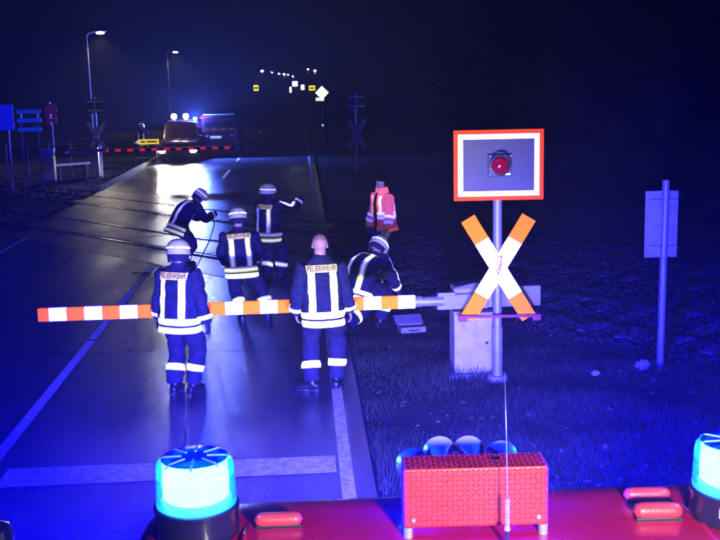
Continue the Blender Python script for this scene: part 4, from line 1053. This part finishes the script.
person('firefighter stooping forward holding a dark cable on the tracks', (-2.30, 20.5, 0), rad(-62), stand(pel=(-.0, -.18, .84), neck=(.0, .20, 1.24), mid=(0, -.05, .04), footL=(-.12, .0, .095), footR=(.12, -.22, .095), handL=(-.16, .52, .90), handR=(.20, .50, 1.0), elbowL=(-.6, -.3, -.6), elbowR=(.6, -.3, -.7), head=(0, rad(-42)), hoff=(0, .11, .12), curl=1.0), seed=6.4, group=G)
person('crouching firefighter bent over beside the bald one behind the barrier', (0.84, 14.75, 0), rad(-40), stand(pel=(-.02, -.16, .60), neck=(.02, .20, 1.02), mid=(0, -.07, .06), footL=(-.12, -.28, .10), toeL=(-.1, 1, -.25), kneeL=(0, 1, -.6), footR=(.16, .12, .095), kneeR=(.25, 1, .3), handL=(-.05, .52, .46), handR=(.24, .48, .50), elbowL=(-.8, -.2, -.4), elbowR=(.8, -.3, -.2), head=(0, rad(-48)), hoff=(0, .12, .12), curl=0.8, armstripe=-60), seed=3.9, group=G)
person('bareheaded man in open orange reflective jacket and jeans looking down', (1.48, 19.25, 0), rad(120), stand(pel=(0, 0, .91), neck=(.0, .04, 1.42), footL=(-.10, .02, .095), footR=(.10, -.04, .095), handL=(-.32, .16, .80), handR=(.34, .10, .78), head=(rad(-22), rad(-20))), outfit='rail', helmet=False, gloves=False, seed=5.5, hem=0.16, scale=1.05)
person('small far firefighter facing the camera beside the lit car', (-7.35, 49.3, 0), rad(170), stand(), seed=7.7, group=G, far=True, text=False, scale=1.03)
# cable held by the stooping firefighter
cb_ = MB(); cb_.tube([(-1.80, 20.66, 0.98), (-1.77, 20.64, .80), (-1.86, 20.5, .52), (-2.0, 20.35, .25), (-2.12, 20.2, .03), (-2.3, 19.9, .018), (-2.7, 19.7, .018), (-3.3, 19.9, .018)], 0.012, 8, M_DARK)
tag(cb_.build('cable', smooth=True), 'dark cable hanging from the stooping firefighter to the ground', 'cable')

# ------------------------------------------------------------------ far side of the crossing
def street_lamp(x, y, label):
    root = empty('street_lamp', (x-0.55, y, 0)); tag(root, label, 'street lamp', 'street lamps along the left of the road')
    p = MB(); lpm = mat('lamp_pole_paint', (0.10, 0.11, 0.12), 0.6, var=0.2); p.cyl((0, 0, -0.1), (0, 0, 1.0), 0.085, 0.08, 14, lpm); p.cyl((0, 0, 1.0), (0, 0, 6.0), 0.065, 0.04, 14, lpm); p.build('pole', parent=root, smooth=35)
    p = MB(); p.tube([(0, 0, 5.9), (0.08, 0, 6.06), (0.3, 0, 6.12), (0.5, 0, 6.13)], 0.032, 10, M_GALV); p.build('arm', parent=root, smooth=True)
    h = MB(); h.loft([[V((xx, w*math.cos(a), 6.14+t*math.sin(a))) for a in [2*PI*i/14 for i in range(14)]] for xx, w, t in ((0.32, .04, .03), (0.45, .11, .05), (0.75, .13, .05), (0.95, .06, .03))], M_GREYP); hd = h.build('lamp_head', parent=root, smooth=True)
    h = MB(); h.ball((0.66, 0, 6.07), (0.19, 0.15, 0.06), emission('street_lamp_glow', (1.0, 0.92, 0.75), 30), 16, 8); h.build('diffuser', parent=hd, smooth=True)
    light('street_lamp_light', 'SPOT', (0.66, 0, 5.95), (1.0, 0.86, 0.55), 600, 0.15, root, aim=(0.9, -2.5, 0), size=rad(125), blend=0.6)
street_lamp(-9.56, 52, 'nearer lit street lamp with tall grey pole, upper left')
street_lamp(-9.70, 84, 'farther lit street lamp above the emergency car')

def signal_rear(x, y, label):
    root = empty('crossing_signal', (x, y, 0), rad(4)); tag(root, label, 'crossing signal', 'crossing signals on the far side seen from behind')
    p = MB(); p.cyl((0, 0, -0.1), (0, 0, 3.1), 0.06, seg=12, m=M_GALV); p.build('post', parent=root, smooth=35)
    for z in (2.92, 2.54):
        q = MB(); q.box((0, -0.08, z), (0.62, 0.03, 0.07), M_SIGNBACK); q.build('board_rail', parent=root, bevel=0.004)
    q = MB(); q.box((0, 0.09, 2.72), (0.74, 0.02, 0.62), mat('board_rear_dark', (0.035, 0.035, 0.045), 0.6)); q.build('signal_board', parent=root, bevel=0.004)
    for a, yy in ((59, 0.08), (-59, 0.105)):
        q = MB(); q.box((0, yy, 1.42), (1.37, 0.02, 0.18), mat('blade_rear', (0.45, 0.45, 0.5), 0.5), Matrix.Rotation(rad(a), 3, 'Y')); q.build('cross_blade', parent=root, bevel=0.003)
signal_rear(2.22, 42.3, 'grey rear of a crossing signal with diagonal cross right of the far road')
signal_rear(-8.80, 46.0, 'grey rear of a crossing signal beside the far barrier machine')

def red_sign():
    root = empty('road_sign', (-9.61, 41.5, 0)); tag(root, 'round dark red sign with small square plate on a post, far left', 'road sign')
    p = MB(); p.cyl((0, 0, -0.1), (0, 0, 2.95), 0.035, seg=10, m=M_GALV); p.build('post', parent=root, smooth=35)
    mm = mat('sign_dark_red', (0.5, 0.02, 0.06), 0.5, var=0.2)
    q = MB(); q.cyl((0, -0.06, 2.69), (0, -0.045, 2.69), 0.235, seg=28, m=mm); q.build('disc', parent=root)
    q = MB(); q.box((0, -0.052, 2.3), (0.40, 0.015, 0.34), mm); q.build('plate', parent=root, bevel=0.003)
    for z in (2.96, 2.5, 2.40, 2.18):
        q = MB(); q.ball((0, -0.075, z), 0.03, M_REFW, 10, 6); q.build('reflector', parent=root)
red_sign()

# blue boards at the left edge
def blue_board(x0, x1, z0, z1, y, m, label, posts=True, lines=0):
    root = empty('blue_sign', ((x0+x1)/2, y, 0)); tag(root, label, 'sign', 'blue signs at the left edge'); w = x1-x0
    q = MB(); q.box((0, 0, (z0+z1)/2), (w, 0.03, z1-z0), m); bd = q.build('board', parent=root, bevel=0.004)
    for sx in (-w*0.35, w*0.35):
        q = MB(); q.cyl((sx, 0.05, -0.1), (sx, 0.05, z1), 0.035, seg=10, m=M_GALV); q.build('post', parent=root)
    for k in range(lines):
        z = z1-(z1-z0)*(k+0.5)/lines
        q = MB(); q.box((0.0, -0.018, z), (w*0.86, 0.006, 0.045), mat('blue_sign_light', (0.10, 0.2, 0.8), 0.5)); q.build('text_line', parent=bd)
glow_blue = mat('emissive_blue', (0.01, 0.02, 0.6), 0.5, emit=(0.0, 0.01, 1.0), estr=0.28, var=0.3, vscale=6)  # the blue boards carry a weak emission
glow_blue2 = mat('emissive_pale_blue', (0.02, 0.08, 0.5), 0.5, emit=(0.005, 0.08, 0.8), estr=0.16, var=0.4, vscale=5)
blue_board(-11.6, -10.12, 2.1, 2.98, 38, glow_blue, 'glowing blue board cut by the left edge of the picture', lines=4)
for z, lb in ((2.72, 'topmost of three narrow blue sign boards at the left'), (2.41, 'middle one of three narrow blue sign boards at the left'), (2.09, 'lowest of three narrow blue sign boards at the left')):
    blue_board(-10.05, -9.22, z-0.07, z+0.07, 38.2+0.0*z, glow_blue2, lb)

# fence, cabinet and white rail left of the far barrier
def wire_fence():
    root = empty('fence', (-10.6, 40, 0)); tag(root, 'low grey mesh fence behind the round red sign', 'fence')
    for k in range(7):
        q = MB(); q.cyl((-3+k*0.85, 3.2, -0.1), (-3+k*0.85, 3.2, 1.35), 0.025, seg=8, m=M_GALV); q.build('post', parent=root)
    for z in (0.25, 0.75, 1.28):
        q = MB(); q.cyl((-3.1, 3.2, z), (2.2, 3.2, z), 0.014, seg=6, m=M_GALV); q.build('rail', parent=root)
wire_fence()
q = empty('guard_rail', (-8.8, 41, 0)); tag(q, 'white tubular guard rail left of the far barrier machine', 'guard rail')
m_ = MB(); m_.cyl((-0.62, 0, 0.60), (0.62, 0, 0.66), 0.045, seg=12, m=M_REFW); m_.build('top_rail', parent=q, smooth=35)
for sx in (-0.5, 0.5):
    m_ = MB(); m_.cyl((sx, 0, -0.1), (sx, 0, 0.61), 0.03, seg=10, m=M_GALV); m_.build('post', parent=q)
q = empty('relay_cabinet', (-9.75, 41, 0)); tag(q, 'small grey relay cabinet under the round red sign', 'cabinet')
m_ = MB(); m_.box((0, 0.2, 0.58), (0.42, 0.35, 1.2), M_GREYP); m_.build('housing', parent=q, bevel=0.01)
m_ = MB(); m_.box((0, 0.015, 0.6), (0.36, 0.014, 1.0), M_GREYP); m_.build('door', parent=q, bevel=0.004)
m_ = MB(); m_.box((0, 0.2, 1.2), (0.48, 0.42, 0.04), M_GREYP); m_.build('lid', parent=q, bevel=0.008)

def arrow_sign():
    root = empty('direction_sign', (-7.02, 48.7, 0), rad(3)); tag(root, 'yellow direction sign with white arrow tip, left of the lit car', 'direction sign')
    y = mat('sign_yellow', (0.85, 0.62, 0.02), 0.5, emit=(1, .7, .02), estr=0.8); w = mat('sign_white_glow', (0.8, 0.8, 0.8), 0.5, emit=(1, 1, 1), estr=0.5)  # emission brightens board and tip, which are no lamps
    q = MB(); q.loft([[V((x, yy, z)) for x, z in ((-0.43, .90), (0.5, .90), (0.5, 1.13), (-0.43, 1.13))] for yy in (-.01, .01)], y); b = q.build('board', parent=root)
    q = MB(); q.loft([[V((x, yy, z)) for x, z in ((-0.435, .92), (-0.435, 1.11), (-0.56, 1.015))] for yy in (-.01, .01)], w); q.build('arrow_tip', parent=root)
    for sx in (-.3, .35):
        q = MB(); q.cyl((sx, .04, -.1), (sx, .04, 1.1), .03, seg=8, m=M_GALV); q.build('post', parent=root)
    for k, (x0, x1) in enumerate(((-.32, -.12), (-.05, .4))):
        q = MB(); q.box(((x0+x1)/2, -.0135, 1.015), (x1-x0, .005, .07), mat('sign_black', (.02, .02, .02), .6)); q.build('text_line', parent=b)
arrow_sign()

# vehicles
def wheel(root, x, y, r=0.33, w=0.22):
    q = MB(); q.lathe([(r*.6, -w/2), (r*.93, -w/2), (r, -w*.3), (r, w*.3), (r*.93, w/2), (r*.6, w/2)], (x, y, r), 24, M_TYRE, axis=(1, 0, 0)); wh = q.build('wheel', parent=root, smooth=40)
    q = MB(); q.lathe([(.02, -w*.42), (r*.6, -w*.4), (r*.61, w*.4), (.02, w*.42)], (x, y, r), 20, M_GALV, axis=(1, 0, 0)); q.build('rim', parent=wh, smooth=40)
def vehicle_body(root, prof, hw, m, tumble):
    # prof: list of (y, z_low, z_belt, z_top) ; body lofted along Y with a narrower roof
    R = []
    for y, z0, zb, zt in prof:
        k = tumble if zt > zb+0.05 else 0.0
        R.append([V(p) for p in ((-hw+.06, y, z0), (-hw, y, z0+.12), (-hw, y, zb), (-hw+k, y, zt-.05), (-hw+k+.1, y, zt), (0, y, zt+.02), (hw-k-.1, y, zt), (hw-k, y, zt-.05), (hw, y, zb), (hw, y, z0+.12), (hw-.06, y, z0))])
    b = MB(); b.loft(R, m); return b.build('body', parent=root, smooth=35)
def lit_car():
    root = empty('command_car', (-5.72, 48.9, 0)); tag(root, 'emergency car with lit headlights and glaring roof lamps facing the camera', 'car')
    cm = mat('car_red', (0.08, 0.006, 0.012), 0.35, coat=0.3)
    vehicle_body(root, [(0.0, .3, .8, .82), (0.06, .25, .92, .95), (0.9, .25, 1.02, 1.05), (1.0, .25, 1.02, 1.08), (1.75, .25, 1.05, 1.76), (2.0, .25, 1.05, 1.80), (4.0, .25, 1.05, 1.80), (4.4, .25, 1.05, 1.72), (4.5, .3, 1.0, 1.1)], .88, cm, .14)
    q = MB(); q.loft([[V((-.70, 1.06, 1.10)), V((.70, 1.06, 1.10)), V((.70, 1.09, 1.12)), V((-.70, 1.09, 1.12))], [V((-.60, 1.70, 1.70)), V((.60, 1.70, 1.70)), V((.60, 1.73, 1.72)), V((-.60, 1.73, 1.72))]], M_GLASSB); q.build('windscreen', parent=root)
    for s in (-1, 1):
        q = MB(); q.box((s*.83, 2.7, 1.38), (.05, 1.6, .4), M_GLASSB); q.build('side_window', parent=root, bevel=.01)
        q = MB(); q.box((s*1.0, 1.25, 1.12), (.2, .1, .15), cm); q.build('mirror', parent=root, bevel=.03)
        wheel(root, s*.78, .85); wheel(root, s*.78, 3.6)
        q = MB(); q.ball((s*.72, -.01, .55), (.16, .06, .09), emission('far_headlight', (1, .96, .9), 40), 16, 8); q.build('headlight', parent=root, smooth=True)
        light('headlight_beam', 'SPOT', (s*.72, -.12, .55), (1, .95, .85), FARHEAD_W, .08, root, aim=(s*.5+1.0, -20, 0.1), size=rad(75), blend=.8)
        q = MB(); q.cyl((s*.28-.05, 2.18, 2.06), (s*.28-.05, 2.10, 2.06), .135, seg=16, m=M_DARK); fl = q.build('flood_lamp', parent=root)
        q = MB(); q.cyl((s*.28-.05, 2.098, 2.06), (s*.28-.05, 2.085, 2.06), .13, seg=16, m=emission('flood_glass', (1, .98, .85), 70)); q.build('lens', parent=fl)
        q = MB(); q.cyl((s*.28-.05, 2.15, 1.78), (s*.28-.05, 2.15, 1.95), .02, seg=8, m=M_DARK); q.build('lamp_bracket', parent=root)
        light('flood_beam', 'SPOT', (s*.28-.05, 2.04, 2.06), (1, .93, .74), FLOOD_W, .09, root, aim=(s*.5+1.2, -18, 0.0), size=rad(60), blend=.8)
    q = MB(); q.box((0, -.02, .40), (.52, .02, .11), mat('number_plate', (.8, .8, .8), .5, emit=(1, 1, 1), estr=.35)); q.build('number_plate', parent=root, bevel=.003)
    q = MB(); q.box((0, .03, .92), (1.1, .03, .035), M_CHROME); q.build('chrome_trim', parent=root)
    q = MB(); q.box((0, -.005, .68), (.95, .03, .16), M_DARK); q.build('grille', parent=root, bevel=.01)
    q = MB(); q.box((0, -.01, .36), (1.6, .08, .2), M_DARK); q.build('bumper', parent=root, bevel=.03)
    q = MB(); q.box((-.0, 1.9, 1.86), (1.2, .22, .05), M_REFW); q.build('light_bar', parent=root, bevel=.01)
    q = MB(); q.lathe([(.10, 0), (.10, .10), (.07, .15), (.002, .16)], (.66, 2.1, 1.86), 18, emission('far_blue_lamp', (.05, .45, 1), 22)); q.build('blue_lamp', parent=root, smooth=True)
    q = MB(); q.ball((.98, 1.9, 2.0), .06, emission('far_red_lamp', (1, .05, .1), 4), 12, 8); rl = q.build('red_lamp', parent=root)
    q = MB(); q.tube([(.7, 1.9, 1.8), (.9, 1.9, 1.83), (.98, 1.9, 1.96)], .012, 6, M_DARK); q.build('red_lamp_arm', parent=root)
    light('blue_lamp_light', 'POINT', (.66, 2.25, 2.02), (.06, .12, 1), FARBLUE_W, .1, root)
FARHEAD_W = 380; FLOOD_W = 300; FARBLUE_W = 7500
lit_car()
def dark_van():
    root = empty('parked_van', (-3.95, 51.2, 0)); tag(root, 'dark van with pale number plate standing right of the lit car', 'van')
    cm = mat('van_dark_red', (0.04, 0.006, 0.01), 0.3, coat=0.5)
    vehicle_body(root, [(0.0, .35, 1.0, 1.95), (.08, .3, 1.05, 2.02), (3.4, .3, 1.05, 2.05), (4.0, .3, 1.05, 1.9), (4.6, .3, 1.05, 1.15), (5.1, .35, .9, .95)], .92, cm, .1)
    q = MB(); q.box((0, -.012, 1.5), (1.4, .02, .55), M_GLASSB); q.build('rear_window', parent=root, bevel=.01)
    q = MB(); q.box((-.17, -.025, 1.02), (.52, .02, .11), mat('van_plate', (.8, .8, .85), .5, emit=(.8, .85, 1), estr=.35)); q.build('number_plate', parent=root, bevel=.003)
    for s in (-1, 1):
        q = MB(); q.box((s*.80, -.02, 1.15), (.12, .04, .35), mat('tail_lamp', (.25, .02, .03), .2, coat=1)); q.build('tail_lamp', parent=root, bevel=.01)
        q = MB(); q.box((s*.6, -.03, 1.08), (.16, .02, .05), mat('reflector_pale', (.6, .6, .7), .3)); q.build('reflector', parent=root)
        q = MB(); q.box((s*1.05, 3.9, 1.4), (.2, .1, .3), M_DARK); q.build('mirror', parent=root, bevel=.02)
        wheel(root, s*.8, .9, .35); wheel(root, s*.8, 4.1, .35)
    q = MB(); q.box((0, -.05, .5), (1.75, .12, .2), M_DARK); q.build('bumper', parent=root, bevel=.03)
    q = MB(); q.box((0, 1.2, 2.1), (1.5, 2.2, .04), M_GALV); q.build('roof_rack', parent=root, bevel=.01)
dark_van()

# delineator post, signs and lights in the distance
root = empty('delineator_post', (1.17, 58, 0)); tag(root, 'slim white delineator post with pale reflector beside the far road', 'delineator')
m_ = MB(); m_.loft([[V((.06*math.cos(a), .05*math.sin(a), z)) for a in [2*PI*i/12 for i in range(12)]] for z in (-.1, 1.1)], mat('post_pinkish', (.5, .25, .25), .5)); m_.build('post', parent=root, smooth=35)
m_ = MB(); m_.cyl((0, -.05, 1.2), (0, -.075, 1.2), .07, seg=14, m=emission('reflector_glow', (.25, .7, 1), .8)); m_.build('reflector', parent=root)  # shine of the reflector given as emission
m_ = MB(); m_.loft([[V((.06*math.cos(a), .05*math.sin(a), z)) for a in [2*PI*i/12 for i in range(12)]] for z in (1.1, 1.35)], M_DARK); m_.build('cap', parent=root, smooth=35)

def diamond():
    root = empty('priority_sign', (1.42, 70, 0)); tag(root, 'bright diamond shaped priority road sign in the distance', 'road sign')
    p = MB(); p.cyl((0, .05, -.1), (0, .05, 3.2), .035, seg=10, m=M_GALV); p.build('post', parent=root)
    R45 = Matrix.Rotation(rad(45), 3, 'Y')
    q = MB(); q.box((0, 0, 2.84), (.62, .03, .62), mat('sign_glow_white', (.8, .8, .8), .5, emit=(1, .98, .9), estr=2.2), R45); b = q.build('white_border', parent=root)  # emission stands in for headlight light thrown back by the sheeting
    q = MB(); q.box((0, -.018, 2.84), (.42, .006, .42), mat('sign_glow_yellow', (.8, .7, .3), .5, emit=(1, .9, .45), estr=1.8), R45); q.build('yellow_field', parent=b)
    q = MB(); q.box((-.15, 0, 2.42), (.55, .03, .22), mat('sign_glow_white2', (.8, .75, .7), .5, emit=(1, .9, .8), estr=1.0)); q.build('plate', parent=root)
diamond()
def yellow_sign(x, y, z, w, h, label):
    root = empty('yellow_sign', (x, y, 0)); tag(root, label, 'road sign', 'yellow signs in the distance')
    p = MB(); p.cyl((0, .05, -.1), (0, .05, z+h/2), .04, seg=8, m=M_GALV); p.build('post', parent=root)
    q = MB(); q.box((0, 0, z), (w, .03, h), mat('yellow_glow', (.8, .75, .02), .5, emit=(1, .85, .01), estr=1.2)); q.build('board', parent=root)  # board made to glow in place of light it would return
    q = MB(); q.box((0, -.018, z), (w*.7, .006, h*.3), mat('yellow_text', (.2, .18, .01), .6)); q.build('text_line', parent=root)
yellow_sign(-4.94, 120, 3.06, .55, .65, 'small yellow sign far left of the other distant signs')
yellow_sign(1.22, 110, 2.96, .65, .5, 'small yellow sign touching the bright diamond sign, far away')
FL = [(262, -10.5, 7.04, .34, 4, 'leftmost'), (272, -7.73, 6.71, .16, 2, ''), (279, -5.78, 6.39, .22, 3, ''), (284, -4.39, 6.08, .3, 4, ''), (288, -3.3, 5.95, .2, 3, ''), (293, -1.9, 5.5, .2, 3, ''), (308, 2.36, 7.31, .2, 3, ''), (315, 4.33, 7.0, .28, 4, 'rightmost')]
for i, (px_, x, z, r, s_, w_) in enumerate(FL):
    yy = 300 + (i*37 % 11)*3
    root = empty('distant_lamp', (x*yy/300, yy, 0)); tag(root, ('first', 'second', 'third', 'fourth', 'fifth', 'sixth', 'seventh', 'eighth')[i]+' tiny lamp from the left in the row of distant lights', 'lamp', 'distant lamps')
    m_ = MB(); m_.cyl((0, .3, -.2), (0, .3, z), .07, seg=8, m=M_GALV); m_.build('pole', parent=root)
    m_ = MB(); m_.ball((0, 0, z), (r, r*.7, r*.5), emission('distant_lamp_%d' % s_, (.95, .95, 1.0), s_*22), 12, 8); m_.build('lamp_head', parent=root)
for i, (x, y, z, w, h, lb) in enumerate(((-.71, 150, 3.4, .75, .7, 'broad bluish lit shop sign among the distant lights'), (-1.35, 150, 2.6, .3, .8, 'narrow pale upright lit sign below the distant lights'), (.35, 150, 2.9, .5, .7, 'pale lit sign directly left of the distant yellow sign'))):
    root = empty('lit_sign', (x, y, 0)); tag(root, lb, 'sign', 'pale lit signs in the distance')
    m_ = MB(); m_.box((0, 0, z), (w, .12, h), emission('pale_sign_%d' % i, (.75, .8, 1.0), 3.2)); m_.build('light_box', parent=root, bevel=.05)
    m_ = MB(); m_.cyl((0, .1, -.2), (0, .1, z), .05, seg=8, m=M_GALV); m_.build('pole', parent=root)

# trees in the dark beyond the tracks
M_BARK = mat('bark', (0.06, 0.045, 0.035), 0.9, var=0.3, vscale=10, bump=0.5)
M_LEAF = mat('tree_leaves', (0.02, 0.028, 0.01), 0.8, var=0.4, vscale=2, col2=(0.04, 0.032, 0.014), spec=0.1)
def tree(x, y, h, label, seed):
    rnd = random.Random(seed); root = empty('tree', (x, y, 0)); tag(root, label, 'tree', 'trees in the dark')
    t = MB(); t.tube([(0, 0, -.2), (rnd.uniform(-.1, .1), 0, h*.25), (rnd.uniform(-.3, .3), .1, h*.55), (rnd.uniform(-.3, .3), 0, h*.9)], [h*.03, h*.022, h*.015, h*.004], 10, M_BARK)
    tips = []
    for k in range(16):
        a = rnd.uniform(0, 2*PI); z = h*rnd.uniform(.22, .75); L = h*rnd.uniform(.18, .34)*(1.15-z/h*.6)
        p0 = V((0, 0, z)); p1 = p0+V((math.cos(a)*L*.55, math.sin(a)*L*.55, L*.3)); p2 = p1+V((math.cos(a+.3)*L*.5, math.sin(a+.3)*L*.5, L*.45))
        t.tube([p0, p1, p2], [h*.01, h*.006, h*.002], 6, M_BARK); tips += [p1, p2, p1.lerp(p2, .5)]
    t.build('trunk', parent=root, smooth=True)
    c = MB(); vs = []; fs = []
    for p in tips:
        for j in range(70):
            d = V((rnd.gauss(0, 1), rnd.gauss(0, 1), rnd.gauss(0, .8)))*h*.055; q = p+d; s = h*rnd.uniform(.006, .012)
            u = V((rnd.uniform(-1, 1), rnd.uniform(-1, 1), rnd.uniform(-1, 1))).normalized(); w = u.cross(V((rnd.uniform(-1, 1), rnd.uniform(-1, 1), 1))).normalized()
            o = len(vs); vs += [q+u*s*1.5, q+w*s, q-u*s*1.5, q-w*s]; fs.append((o, o+1, o+2, o+3))
    c.add(vs, fs, M_LEAF); c.build('crown', parent=root, fix=False)
for i, (x, y, h, lb) in enumerate(((20, 58, 8, 'dark tree deep at the right of the picture'), (9.5, 66, 6, 'dark small tree behind the far crossing signal'))):
    tree(x, y, h, lb, 20+i)

# ------------------------------------------------------------------ damp night air
hz = MB(); hz.box((0, 150, 14.5), (900, 800, 32), None); ho = hz.build('haze')
hm_ = bpy.data.materials.new('haze_air'); hm_.use_nodes = True; n, l = nodes_of(hm_); n.clear()
o_ = n.new('ShaderNodeOutputMaterial'); pv = n.new('ShaderNodeVolumePrincipled'); pv.inputs['Color'].default_value = (0.9, 0.92, 1, 1); pv.inputs['Density'].default_value = 0.0017
pv.inputs['Anisotropy'].default_value = 0.0
l.new(pv.outputs[0], o_.inputs['Volume']); ho.data.materials.clear(); ho.data.materials.append(hm_); ho['kind'] = 'stuff'
ho['label'] = 'damp night air glowing blue around the beacons'; ho['category'] = 'haze'
